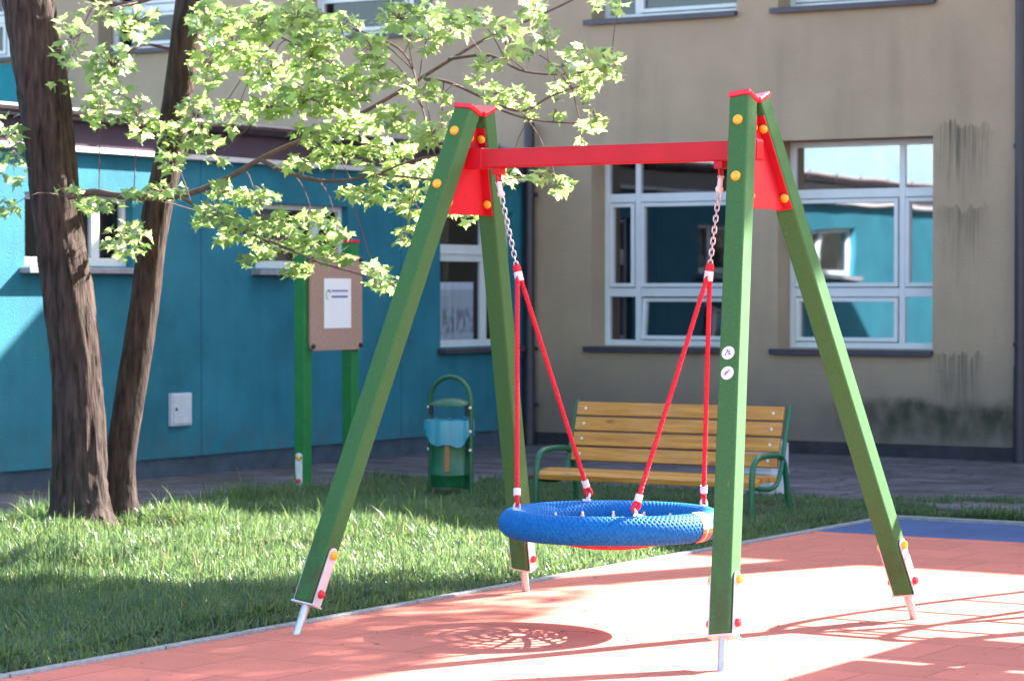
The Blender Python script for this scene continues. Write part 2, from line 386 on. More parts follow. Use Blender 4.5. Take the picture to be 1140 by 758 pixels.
# ------------------------------------------------------------------ setting: ground
XW, YB = -14.33, 23.23; SY = 1.0149       # SY: wing positions along Y            # faces of the teal wing and of the beige block
KX = -7.46                        # kerb between lawn and rubber
g = MB(); g.add([(-120, -90, -.03), (110, -90, -.03), (110, 150, -.03), (-120, 150, -.03)], [(0, 1, 2, 3)])
struct(g.build('ground', M['soil']))
p = MB()
p.bx(XW - .3, -12.35, -12, 17.9, -.1, 0.0); p.bx(XW - .3, 12, 17.9, YB + .2, -.1, .0)
struct(p.build('pavement', M['paving']))
r = MB(); r.bx(KX + .023, 9, -12, 15.72, -.1, .006); struct(r.build('red_rubber_surface', M['redrub']))
r = MB(); r.bx(KX + .023, 9, 15.72, 16.85, -.1, .006); struct(r.build('blue_rubber_surface', M['blurub']))
k = MB()
y = -12
while y < 16.85:
    k.bx(KX - .022, KX + .022, y, min(y + .995, 16.85), -.1, .022); y += 1.0
x = KX + .04
while x < 9: k.bx(x, x + .995, 16.853, 16.91, -.1, .03); x += 1.0
struct(k.build('kerb', M['kerb'], bevel=.006))
# lawn soil, gently uneven
nx, ny = 30, 70; vs = []; fs = []
for j in range(ny + 1):
    for i in range(nx + 1):
        X = -12.4 + (KX - .032 + 12.4) * i / nx; Y = -2 + 19.9 * j / ny
        e = min(i, nx - i, 4) / 4
        vs.append((X, Y, .008 + e * (.025 + .02 * math.sin(X * 2.1 + Y) * math.cos(Y * 1.3))))
for j in range(ny):
    for i in range(nx): a = j * (nx + 1) + i; fs.append((a, a + 1, a + nx + 2, a + nx + 1))
b = MB(); b.add(vs, fs); struct(b.build('lawn', M['soil'], smooth=True))
b = MB(); b.bx(KX + .04, 9, 16.915, 17.9, -.1, -.004); struct(b.build('verge', M['soil']))

# ------------------------------------------------------------------ grass
def vnoise(x, y, s, seed):
    r = np.random.default_rng(seed); T = r.random((64, 64))
    u = x * s; v = y * s; i = np.floor(u).astype(int); j = np.floor(v).astype(int); fu = u - i; fv = v - j
    fu = fu * fu * (3 - 2 * fu); fv = fv * fv * (3 - 2 * fv)
    g = lambda a, b: T[a % 64, b % 64]
    return (g(i, j) * (1 - fu) * (1 - fv) + g(i + 1, j) * fu * (1 - fv) + g(i, j + 1) * (1 - fu) * fv + g(i + 1, j + 1) * fu * fv)
def grass_blades(X, Y, Hh, W):
    n = len(X); az = RNG.random(n) * 2 * PI; lean = RNG.normal(.6, .38, n).clip(0, 1.5)
    dx = np.cos(az); dy = np.sin(az); sx = -np.sin(az + RNG.normal(0, .6, n)); sy = np.cos(az + RNG.normal(0, .6, n))
    vs = np.zeros((n, 7, 3)); Z0 = -.005
    for k, (t, wd) in enumerate(((0, .8), (.4, 1), (.75, .75))):
        c = np.stack([X + dx * Hh * lean * t * t, Y + dy * Hh * lean * t * t, Z0 + Hh * t * (1 - .35 * lean * t)], 1)
        s_ = np.stack([sx * W * wd / 2, sy * W * wd / 2, np.zeros(n)], 1)
        vs[:, 2 * k] = c - s_; vs[:, 2 * k + 1] = c + s_
    vs[:, 6] = np.stack([X + dx * Hh * lean, Y + dy * Hh * lean, Z0 + Hh * (1 - .35 * lean)], 1)
    base = np.arange(n)[:, None] * 7
    fl = (base + np.array([[0, 1, 3, 2, 2, 3, 5, 4, 4, 5, 6]])).ravel(); sz = np.tile(np.array([4, 4, 3]), n)
    return vs.reshape(-1, 3), fl, sz
n = 300000
X = RNG.uniform(-12.45, KX - .025, n); Y = RNG.uniform(7.0, 17.95, n)
edge = -12.2 + .28 * (vnoise(X * 0, Y, .9, 3) - .5) * 2
keep = X > edge
cl = vnoise(X, Y, 2.2, 5); cl2 = vnoise(X, Y, .8, 6); keep &= (RNG.random(n) < .55 + .6 * cl)
near_edge = np.clip(1 - (X + 12.2) / .6, 0, 1)
H = .055 + .085 * cl * cl2 * 1.8 + .04 * RNG.random(n) + .1 * near_edge * (vnoise(X, Y, 3, 8) > .55) * RNG.random(n)
tall = RNG.random(n) < .012; H[tall] *= 1.7
H *= np.clip((KX - X) / .2, .6, 1)
bench_area = (X > -10.8) & (Y > 15.2); H[bench_area] *= .7
X, Y, H = X[keep], Y[keep], H[keep]
# tufts along the back of the blue strip and in the paving joints
tx, ty, th = [], [], []
for (cx, cy, r_, nn, hh) in ((-8.1, 17.25, .5, 1400, .12), (-7.2, 17.2, .35, 500, .10), (-7.75, 17.75, .25, 300, .08), (-6.75, 17.1, .22, 500, .14), (-6.2, 17.1, .3, 500, .13), (-5.6, 17.05, .35, 500, .10),
                             (-7.9, 18.4, .35, 350, .07), (-7.4, 18.7, .3, 300, .07), (-7.0, 18.9, .3, 250, .06), (-5.2, 17.05, .4, 500, .12), (-9.3, 18.0, .4, 700, .1), (-11.2, 18.0, .6, 900, .1), (-10.3, 18.05, .5, 700, .1)):
    a = RNG.random(nn) * 2 * PI; rr = r_ * np.sqrt(RNG.random(nn))
    tx.append(cx + rr * np.cos(a) * 1.2); ty.append(cy + rr * np.sin(a) * .4); th.append(hh * (.5 + .7 * RNG.random(nn)))
X = np.concatenate([X] + tx); Y = np.concatenate([Y] + ty); H = np.concatenate([H] + th)
W = .004 + .005 * RNG.random(len(X))
me = npmesh('grass', *grass_blades(X, Y, H, W), M['grass'])
go = bpy.data.objects.new('grass', me); COL.objects.link(go)
tag(go, 'lush uncut green grass covering the lawn beside the red surface', 'grass', kind='stuff')

# ------------------------------------------------------------------ buildings
def holed_wall(mb, u0, u1, z0, z1, holes, put, depth):
    us = sorted({u0, u1, *[h[0] for h in holes], *[h[1] for h in holes]}); zs = sorted({z0, z1, *[h[2] for h in holes], *[h[3] for h in holes]})
    for i in range(len(us) - 1):
        for j in range(len(zs) - 1):
            cu = (us[i] + us[i + 1]) / 2; cz = (zs[j] + zs[j + 1]) / 2
            if any(h[0] < cu < h[1] and h[2] < cz < h[3] for h in holes): continue
            mb.add([put(us[i], zs[j], 0), put(us[i + 1], zs[j], 0), put(us[i + 1], zs[j + 1], 0), put(us[i], zs[j + 1], 0)], [(0, 1, 2, 3)])
    for a, b, c, d in holes:
        for (p, q) in (((a, c), (b, c)), ((b, c), (b, d)), ((b, d), (a, d)), ((a, d), (a, c))):
            mb.add([put(*p, 0), put(*q, 0), put(*q, depth), put(*p, depth)], [(0, 1, 2, 3)])
def put_b(u, z, d): return V((u, YB + d, z))            # beige: u = X, depth into +Y
def put_t(u, z, d): return V((XW - d, u, z))            # teal: u = Y, depth into -X
def bar(mb, put, u0, u1, z0, z1, d0, d1):
    A = put(u0, z0, d0); B = put(u1, z1, d1)
    mb.bx(min(A.x, B.x), max(A.x, B.x), min(A.y, B.y), max(A.y, B.y), min(A.z, B.z), max(A.z, B.z))
def room(mb, put, u0, u1, z0, z1, d0, d1):
    P = lambda u, z, d: put(u, z, d)
    mb.add([P(u0, z0, d1), P(u1, z0, d1), P(u1, z1, d1), P(u0, z1, d1), P(u0, z0, d0), P(u1, z0, d0), P(u1, z1, d0), P(u0, z1, d0)],
           [(0, 1, 2, 3), (0, 4, 5, 1), (1, 5, 6, 2), (2, 6, 7, 3), (3, 7, 4, 0)])
def pane(mb, put, u0, u1, z0, z1, d): mb.add([put(u0, z0, d), put(u1, z0, d), put(u1, z1, d), put(u0, z1, d)], [(0, 1, 2, 3)])
def big_window(parent, x0, x1, z0, z1, flip, tilted=False, dp=.27):
    """three-row window: transom on top, large sash, low sash; narrow column on one side"""
    fr = MB(); gl = MB(); dl = MB(); H = z1 - z0; w = x1 - x0
    m0 = x0 + w * (.235 if flip else .735); mw = .062
    t1 = z0 + H * .745; t2 = z0 + H * .27; fw = .06
    D0, D1 = dp, dp + .07
    bar(fr, put_b, x0, x0 + fw, z0, z1, D0, D1); bar(fr, put_b, x1 - fw, x1, z0, z1, D0, D1)
    bar(fr, put_b, x0 + fw, x1 - fw, z0, z0 + fw, D0 + .003, D1); bar(fr, put_b, x0 + fw, x1 - fw, z1 - fw, z1, D0 + .003, D1)
    bar(fr, put_b, m0 - mw / 2, m0 + mw / 2, z0 + fw, z1 - fw, D0 + .006, D1)
    for zz in (t1, t2):
        bar(fr, put_b, x0 + fw, m0 - mw / 2, zz - .045, zz + .045, D0 + .004, D1); bar(fr, put_b, m0 + mw / 2, x1 - fw, zz - .045, zz + .045, D0 + .004, D1)
    cells = []
    for (a, b) in ((x0 + fw, m0 - mw / 2), (m0 + mw / 2, x1 - fw)):
        for (c, d) in ((z0 + fw, t2 - .045), (t2 + .045, t1 - .045), (t1 + .045, z1 - fw)): cells.append((a, b, c, d))
    f = fr.build('window', M['pvc'], parent, bevel=.006)
    wide = cells[3:] if flip else cells[:3]; narrow = cells[:3] if flip else cells[3:]
    sa = MB(); s = .04
    def sash(c, tilt=0):
        a, b, z_0, z_1 = c; e = .008
        a += e; b -= e; z_0 += e; z_1 -= e
        def pt(u, z, d):
            q = put_b(u, z, d)
            if tilt: h = z - z_0; q = V((u, YB + d - 0 + math.sin(tilt) * h, z_0 + h * math.cos(tilt)))
            return q
        for (p0, p1, q0, q1, dd) in ((a, a + s, z_0, z_1, 0), (b - s, b, z_0, z_1, 0), (a + s, b - s, z_0, z_0 + s, .002), (a + s, b - s, z_1 - s, z_1, .002)):
            pts = [pt(p0, q0, D0 - .012 + dd), pt(p1, q0, D0 - .012 + dd), pt(p1, q1, D0 - .012 + dd), pt(p0, q1, D0 - .012 + dd)]
            sa.prism(pts, (0, .06, 0))
        gl.add([pt(a + s, z_0 + s, D0 + .03), pt(b - s, z_0 + s, D0 + .03), pt(b - s, z_1 - s, D0 + .03), pt(a + s, z_1 - s, D0 + .03)], [(0, 1, 2, 3)])
    sash(wide[1]); sash(narrow[1]); sash(wide[0], .12 if tilted else 0)
    pane(gl, put_b, *narrow[0], D0 + .03); pane(gl, put_b, *wide[2], D0 + .03); pane(gl, put_b, *narrow[2], D0 + .03)
    sa.build('sash', M['pvc'], f, bevel=.004); gl.build('pane', M['glass_up' if z0 > 4 else 'glass_low' if flip else 'glass'], f)
    dl.bx(x0 - .07, x1 + .01, YB - .05, YB + dp + .02, z0 - .045, z0 - .004); dl.bx(x0 - .07, x1 + .01, YB - .062, YB - .05, z0 - .06, z0 - .004)
    dl.build('sill', M['sill'], f, bevel=.004)
    rm = MB(); room(rm, put_b, x0, x1, z0, z1, dp + .08, 1.4); rm.build('room_interior', M['room'], f)
    return f

bb = thing('beige_building', 'two storey beige roughcast building with big white framed windows, closing the back of the courtyard', 'building', (-9, YB, 0))
low = [(-13.55, -11.86, 1.035, 3.08), (-11.42, -9.78, 1.035, 3.08)]
up = [(-21.4 - 1.7, -21.4, 4.39, 6.2), (-20.2, -18.47, 4.39, 6.2), (-17.25, -15.52, 4.39, 6.2), (-13.55, -11.88, 4.39, 6.2), (-11.42, -9.76, 4.39, 6.2), (-7.4, -5.7, 4.39, 6.2), (-5.2, -3.5, 4.39, 6.2)]
extra = [(-7.4, -5.7, 1.035, 3.08), (-5.2, -3.5, 1.035, 3.08)]
mb = MB(); holed_wall(mb, -30, 9, 0, 6.9, low + up + extra, put_b, .27)
mb.add([(9, YB, 0), (9, YB + 10, 0), (9, YB + 10, 6.9), (9, YB, 6.9), (-30, YB, 0), (-30, YB + 10, 0), (-30, YB + 10, 6.9), (-30, YB, 6.9)], [(0, 1, 2, 3), (5, 4, 7, 6), (1, 5, 6, 2)])
mb.build('wall', M['beige'], bb, origin=(0, YB, 0))
rf = MB(); rf.bx(-30.3, 9.3, YB - .25, YB + 10.2, 6.9, 7.0); rf.build('roof', M['gutter'], bb)
pl = MB(); pl.bx(XW + .1, 9, YB - .012, YB + .1, -.02, .13); pl.build('plinth', M['plinth_b'], bb)
for i, h in enumerate(low): big_window(bb, *h, flip=(i == 0), tilted=(i == 0))
for i, h in enumerate(extra): big_window(bb, *h, flip=(i == 0))
for i, h in enumerate(up): big_window(bb, *h, flip=(i % 2 == 1))
tp = MB(); tp.bx(-30, -21.2, YB - .012, YB + .01, 3.2, 4.31); tp.build('painted_panel', M['teal2'], bb)
def downpipe(x, y, z1, parent, zs):
    d = MB(); d.tube([(x, y, .08), (x, y, z1)], .055, 14); d.tube([(x, y, .0), (x, y, .9)], .062, 14)
    o = d.build('downpipe', M['pipe'], parent, smooth=True)
    for z in zs:
        q = MB(); q.lathe((x, y, z), [(.056, -.02), (.068, -.02), (.068, .02), (.056, .02)], 16); q.bx(x - .02, x + .02, y + .05, y + .13, z - .015, z + .015); q.bx(x + .05, x + .1, y - .015, y + .015, z - .02, z + .02)
        q.build('bracket', M['pipe'], o)
downpipe(-14.24, YB - .1, 3.35, bb, (.42, 1.0, 2.6)); downpipe(-8.86, YB - .1, 6.9, bb, (1.1, 2.95, 5.2))

wg = thing('teal_wing', 'single storey teal painted wing with dark fascia and gutter, behind the trees', 'building', (XW, 15, 0))
th_ = [(a * SY, b * SY, 1.6 + (c - 1.6) * SY, 1.6 + (d - 1.6) * SY) for a, b, c, d in [(15.36, 16.66, 1.80, 2.38), (18.32, 19.72, 1.80, 2.38), (21.27, 22.62, 1.045, 2.40), (9.2, 10.5, 1.80, 2.38)]]
mb = MB(); holed_wall(mb, -6, YB - .002, .17, 3.05, th_, put_t, .1)
mb.add([(XW, -6, .17), (XW - 6, -6, .17), (XW - 6, -6, 3.05), (XW, -6, 3.05)], [(0, 1, 2, 3)])
mb.build('wall', M['teal'], wg, origin=(XW, 0, 0))
pl = MB(); pl.bx(XW - .2, XW - .025, -6, YB - .02, -.05, .168); pl.build('plinth', M['plinth'], wg)
fa = MB(); fa.bx(XW - .05, XW + .05, -6.2, YB - .004, 2.78, 3.0); fa.build('fascia', M['fascia'], wg)
de = MB(); de.bx(XW - .02, XW + .075, -6.2, YB - .006, 2.735, 2.777); de.build('drip_edge', M['drip'], wg)
gu = MB(); prof = [(XW + .12 + .065 * math.cos(a), 3.055 + .075 * math.sin(a)) for a in np.linspace(PI, 2 * PI, 9)]
prof += [(XW + .12 + .058 * math.cos(a), 3.055 + .068 * math.sin(a)) for a in np.linspace(2 * PI, PI, 9)]
gu.prism([(px_, -6.2, pz_) for px_, pz_ in prof], (0, YB + 6.15, 0)); go_ = gu.build('gutter', M['gutter'], wg)
yb_ = -5.5
while yb_ < YB:
    q = MB(); q.tube([(XW + .05, yb_, 3.09)] + [(XW + .12 + .072 * math.cos(a), yb_, 3.055 + .083 * math.sin(a)) for a in np.linspace(PI, 2 * PI, 8)] + [(XW + .2, yb_, 3.09)], .009, 6)
    q.build('bracket', M['gutter'], go_); yb_ += .82
ro = MB(); ro.prism([(XW + .1, -6.3, 3.085), (-17.6, -6.3, 3.2), (-17.6, -6.3, 3.16), (XW + .1, -6.3, 3.06)], (0, YB + 6.29, 0)); ro = ro.build('roof', M['rooftin'], wg)
pp = MB(); pp.bx(-17.8, -17.6, -6.3, YB - .01, 3.1, 3.27); pp.build('parapet', M['beige'], wg, origin=(0, 0, 0))
pp = MB(); pp.bx(-17.83, -17.57, -6.3, YB - .012, 3.27, 3.295); pp.build('parapet_cap', M['drip'], wg)
def wing_window(y0, y1, z0, z1, kind):
    fr = MB(); gl = MB(); D0, D1, fw = .07, .12, .05
    bar(fr, put_t, y0, y0 + fw, z0, z1, D0, D1); bar(fr, put_t, y1 - fw, y1, z0, z1, D0, D1)
    bar(fr, put_t, y0 + fw, y1 - fw, z0, z0 + .07, D0 + .003, D1); bar(fr, put_t, y0 + fw, y1 - fw, z1 - fw, z1, D0 + .003, D1)
    if kind == 'low':
        m = y0 + (y1 - y0) * .71
        bar(fr, put_t, m - .05, m + .05, z0 + .07, z1 - fw, D0 + .005, D1)
        pane(gl, put_t, y0 + fw, m - .05, z0 + .07, z1 - fw, D0 + .03); pane(gl, put_t, m + .05, y1 - fw, z0 + .07, z1 - fw, D0 + .03)
    else:
        m = y0 + .92; t = z0 + (z1 - z0) * .655
        bar(fr, put_t, m - .05, m + .05, z0 + .07, z1 - fw, D0 + .005, D1)
        for a, b in ((y0 + fw, m - .05), (m + .05, y1 - fw)):
            bar(fr, put_t, a, b, t - .04, t + .13, D0 + .004, D1); bar(fr, put_t, a, b, t + .03, t + .055, D0 - .012, D0 + .003)
            pane(gl, put_t, a, b, z0 + .07, t - .04, D0 + .03); pane(gl, put_t, a, b, t + .13, z1 - fw, D0 + .03)
    f = fr.build('window', M['pvc'], wg, bevel=.005); gl.build('pane', M['glass_dim'], f)
    s = MB()
    s.bx(XW - .1, XW + .11, y0 - .06, y1 + .06, z0 - .06, z0 - .012); s.build('sill', M['sillgrey'] if kind == 'low' else M['sill'], f, bevel=.006)
    rm = MB(); room(rm, put_t, y0, y1, z0, z1, .13, 1.0); rm.build('room_interior', M['room'], f)
    if kind != 'low':
        c = MB(); vs = []; n_ = 60
        for i in range(n_ + 1):
            yy = y0 + .06 + .8 * i / n_; d = .17 + .012 * math.sin(i * 1.9) + .006 * math.sin(i * .7)
            vs += [(XW - d, yy, z0 + .05), (XW - d, yy, 1.69)]
        c.add(vs, [(2 * i, 2 * i + 2, 2 * i + 3, 2 * i + 1) for i in range(n_)]); c.build('curtain', M['lace'], f, smooth=True, origin=(0, 0, 0))
for h in th_: wing_window(*h, 'tall' if h[2] < 1.5 else 'low')
bx_ = MB(); bx_.bx(XW - .02, XW + .035, 17.375, 17.65, .44, .722); o = bx_.build('meter_box', M['box'], wg, bevel=.006)
q = MB(); q.bx(XW + .036, XW + .044, 17.395, 17.63, .46, .702); q.build('door', M['box'], o, bevel=.003)
q = MB(); q.lathe((XW + .044, 17.425, .585), [(0, .008), (.011, .008), (.013, 0)], 10, (1, 0, 0)); q.build('lock', M['black'], o)

# ------------------------------------------------------------------ swing frame
YM = 10.745
sf = thing('swing_frame', 'green four legged A-frame swing stand with red crossbeam and red top caps', 'swing frame', (-6.15, YM, 0))
LW = .098
legs = []
for sx, fx, tx_ in ((-1, -7.262, -6.93), (1, -5.038, -5.425)):
    for sy in (-1, 1):
        foot = V((fx, YM + sy * 1.017, 0)); top = V((tx_, YM + sy * .066, 2.475)); u = (top - foot).normalized()
        a = foot + u * (.145 / u.z)
        m = MB(); m.beam(a, top, LW, LW)
        lg = m.build('leg', M['leg'], sf, bevel=.011, seg=3)
        xs = V((1, 0, 0)); xs = (xs - u * xs.dot(u)).normalized(); ys = u.cross(xs); R = Matrix((xs, ys, u)).transposed()
        c = MB(); c.box(top + u * .012, (LW + .012, LW + .012, .026), R); c.build('post_cap', M['redcap'], lg, bevel=.008)
        # galvanised foot: bottom plate, two cheek plates, stub tube
        ft = MB(); ft.box(a - u * .005, (LW + .03, LW * .8, .008), R)
        for s in (-1, 1):
            cx = xs * s * (LW / 2 + .005); pts = []; hw = .03
            for (yy, zz) in [(-hw, -.005), (hw, -.005), (hw, .25)] + [(hw * math.cos(t), .25 + hw * math.sin(t)) for t in np.linspace(.3, PI - .3, 7)] + [(-hw, .25)]:
                pts.append(a + cx + ys * yy + u * zz)
            ft.prism(pts, xs * s * .006)
        ft.build('foot_bracket', M['zinc'], lg)
        st = MB(); st.tube([a - u * .005, foot - u * .06], .021, 14); st.build('ground_stub', M['steel'], lg, smooth=True)
        for s in (-1, 1):
            for zz, mm in ((.245, 'yellow'), (.055, 'redcap')):
                q = MB(); q.lathe(a + xs * s * (LW / 2 + .011) + u * zz, [(.021, 0), (.021, .008), (.016, .016), (.0, .02)], 14, xs * s); q.build('bolt_cap', M[mm], lg, smooth=True)
        for zz in (2.36, 2.10):
            p_ = foot + u * (zz / u.z)
            for s in (-1, 1):
                if s == -sy: continue
                q = MB(); q.lathe(p_ + ys * (s * LW / 2) if ys.y > 0 else p_ - ys * (s * LW / 2), [(.024, 0), (.024, .006), (.018, .014), (0, .017)], 16, ys * s if ys.y > 0 else -ys * s)
                q.build('bolt_cap', M['yellow'], lg, smooth=True)
        legs.append((sx, sy, foot, top, u, lg, xs, ys, a))
# gusset plates between the legs
for sx, fx, tx_ in ((-1, -7.262, -6.93), (1, -5.038, -5.425)):
    def P(y, z): return V((fx + (tx_ - fx) * z / 2.475 , YM + y, z))
    ledge = lambda z: 1.017 + (.066 - 1.017) * z / 2.475 - LW / 2 * 1.08
    gs = MB(); pts = [P(-ledge(1.975), 1.975), P(ledge(1.975), 1.975), P(ledge(2.40), 2.40), P(-ledge(2.40), 2.40)]
    gs.prism([q - V((.004, 0, 0)) for q in pts], (.008, 0, 0))
    for sy in (-1, 1):
        A = P(sy * (ledge(1.975) - .004), 1.975); B = P(sy * (ledge(2.40) - .004), 2.40)
        gs.beam(A, B, .085, .007)
    gp = gs.build('gusset_plate', M['red'], sf, bevel=.002)
    for sy in (-1, 1):
        for zz in (2.345, 2.03):
            p_ = P(sy * (ledge(zz) - .009), zz) + V((.022 * 1, 0, 0))
            q = MB(); q.lathe(p_, [(.021, 0), (.021, .007), (.015, .014), (0, .017)], 14, (0, -sy, -.35)); q.build('bolt_cap', M['yellow'], gp, smooth=True)
bm = MB(); bm.bx(-6.99, -5.37, YM - .035, YM + .035, 2.2, 2.292); cb = bm.build('crossbeam', M['red'], sf, bevel=.006)
for x0, x1 in ((-6.985, -6.865), (-5.5, -5.38)):
    sl = MB(); sl.bx(x0, x1, YM - .041, YM + .041, 2.194, 2.298); sl.build('beam_sleeve', M['red'], cb, bevel=.004)
CHX = (-6.79, -5.575)
for x in CHX:
    q = MB(); q.bx(x - .022, x + .022, YM - .03, YM + .03, 2.165, 2.2); q.bx(x - .006, x + .006, YM - .02, YM + .02, 2.12, 2.17); q.build('hanger_lug', M['red'], cb, bevel=.003)
# two round stickers on the near right leg
for (sx, sy, foot, top, u, lg, xs, ys, a) in legs:
    if sx == 1 and sy == -1:
        yn = ys if ys.y < 0 else -ys
        for zz, kind in ((1.312, 0), (1.225, 1)):
            c = foot + u * (zz / u.z) + yn * (LW / 2 + .0012) + xs * -.004
            q = MB(); q.lathe(c, [(0, .0012), (.0305, .0012), (.031, 0)], 28, yn)
            q.m = 1; nn = yn * .0028; X_ = xs; Z_ = u
            def dab(dx, dz, w_, h_, rot=0):
                cs, sn = math.cos(rot), math.sin(rot)
                q.add([c + nn + X_ * (dx + i * w_ * cs - j * h_ * sn) + Z_ * (dz + i * w_ * sn + j * h_ * cs) for i, j in ((-1, -1), (1, -1), (1, 1), (-1, 1))], [(0, 1, 2, 3)])
            if kind == 0:
                dab(-.002, .011, .0025, .006, .5); dab(.006, .004, .0022, .007, -.5); dab(-.008, -.001, .002, .009, -.6); dab(.009, -.007, .005, .003); dab(-.012, -.01, .0025, .0025)
            else:
                dab(.007, .009, .002, .008, -.6); dab(.0, .004, .002, .005, .4); q.m = 2; dab(-.007, -.003, .004, .007, -.4)
            q.build('round_sticker', [M['paper'], M['ink'], M['rope']], lg)

# ------------------------------------------------------------------ nest seat, hanging from the frame
RC = V((-6.158, YM, .50)); RR, RT = .468, .066
ns = thing('nest_swing_seat', 'round blue rope covered nest seat with red net hanging from the swing frame', 'swing seat', (RC.x, RC.y, RC.z))
NU, NV = 1300, 96; vs = []; fs = []
for i in range(NU):
    a = 2 * PI * i / NU
    for j in range(NV):
        b_ = 2 * PI * j / NV
        ph1 = 2 * PI * (130 * i / NU + 13 * j / NV); ph2 = 2 * PI * (130 * i / NU - 13 * j / NV)
        r_ = RT + .0026 * max(math.sin(ph1), math.sin(ph2))
        vs.append(RC + V((math.cos(a) * (RR + r_ * math.cos(b_)), math.sin(a) * (RR + r_ * math.cos(b_)), r_ * math.sin(b_))))
for i in range(NU):
    for j in range(NV): fs.append((i * NV + j, ((i + 1) % NU) * NV + j, ((i + 1) % NU) * NV + (j + 1) % NV, i * NV + (j + 1) % NV))
m = MB(); m.add(vs, fs); rim = m.build('rim', M['ring'], ns, smooth=True)
# printed sleeve at the right end of the rim
a0 = math.radians(-3); vs = []; fs = []
NA = 8
for i in range(NA + 1):
    a = a0 + math.radians(9) * (i / NA - .5)
    for j in range(20):
        b_ = 2 * PI * j / 20; r_ = RT + .0055
        vs.append(RC + V((math.cos(a) * (RR + r_ * math.cos(b_)), math.sin(a) * (RR + r_ * math.cos(b_)), r_ * math.sin(b_))))
m = MB()
for i in range(NA):
    for j in range(20):
        m.m = 1 if (j in (17, 18, 19, 16) and i != 3) else 0
        o = len(m.v); m.add([vs[i * 20 + j], vs[(i + 1) * 20 + j], vs[(i + 1) * 20 + (j + 1) % 20], vs[i * 20 + (j + 1) % 20]], [(0, 1, 2, 3)])
m.build('rim_sleeve', [M['clip'], M['orange']], rim, smooth=True)
# net
nb_ = MB(); sag = lambda r: -.03 - .085 * (1 - (r / .42) ** 2)
NS = 16
for i in range(NS):
    a = 2 * PI * i / NS + .1
    nb_.tube([RC + V((math.cos(a) * r_, math.sin(a) * r_, sag(r_))) for r_ in np.linspace(.05, .415, 7)], .012, 7)
for r_ in (.06, .115, .175, .24, .31, .38):
    nb_.tube([RC + V((math.cos(a) * r_, math.sin(a) * r_, sag(r_))) for a in np.linspace(0, 2 * PI, 49)[:-1]], .0125, 7, closed=True)
for i in range(NS):
    a = 2 * PI * i / NS + .1
    for r_ in (.115, .175, .24, .31): 
        c = RC + V((math.cos(a) * r_, math.sin(a) * r_, sag(r_))); nb_.lathe(c, [(0, -.014), (.018, -.009), (.023, 0), (.018, .009), (0, .014)], 8)
nb_.build('net', M['net'], ns, smooth=True)
q = MB()
for i in range(NS):
    a = 2 * PI * i / NS + .1; d = V((math.cos(a), math.sin(a), 0)); c = RC + d * .392 + V((0, 0, -.01))
    q.tube([c - d * .018 + V((0, 0, -.006)), c + d * .018 + V((0, 0, .016))], .009, 8); q.tube([c - d * .018 + V((0, 0, -.004)), c + d * .006 + V((0, 0, .03))], .006, 6)
q.build('net_clip', M['clip'], ns, smooth=True)
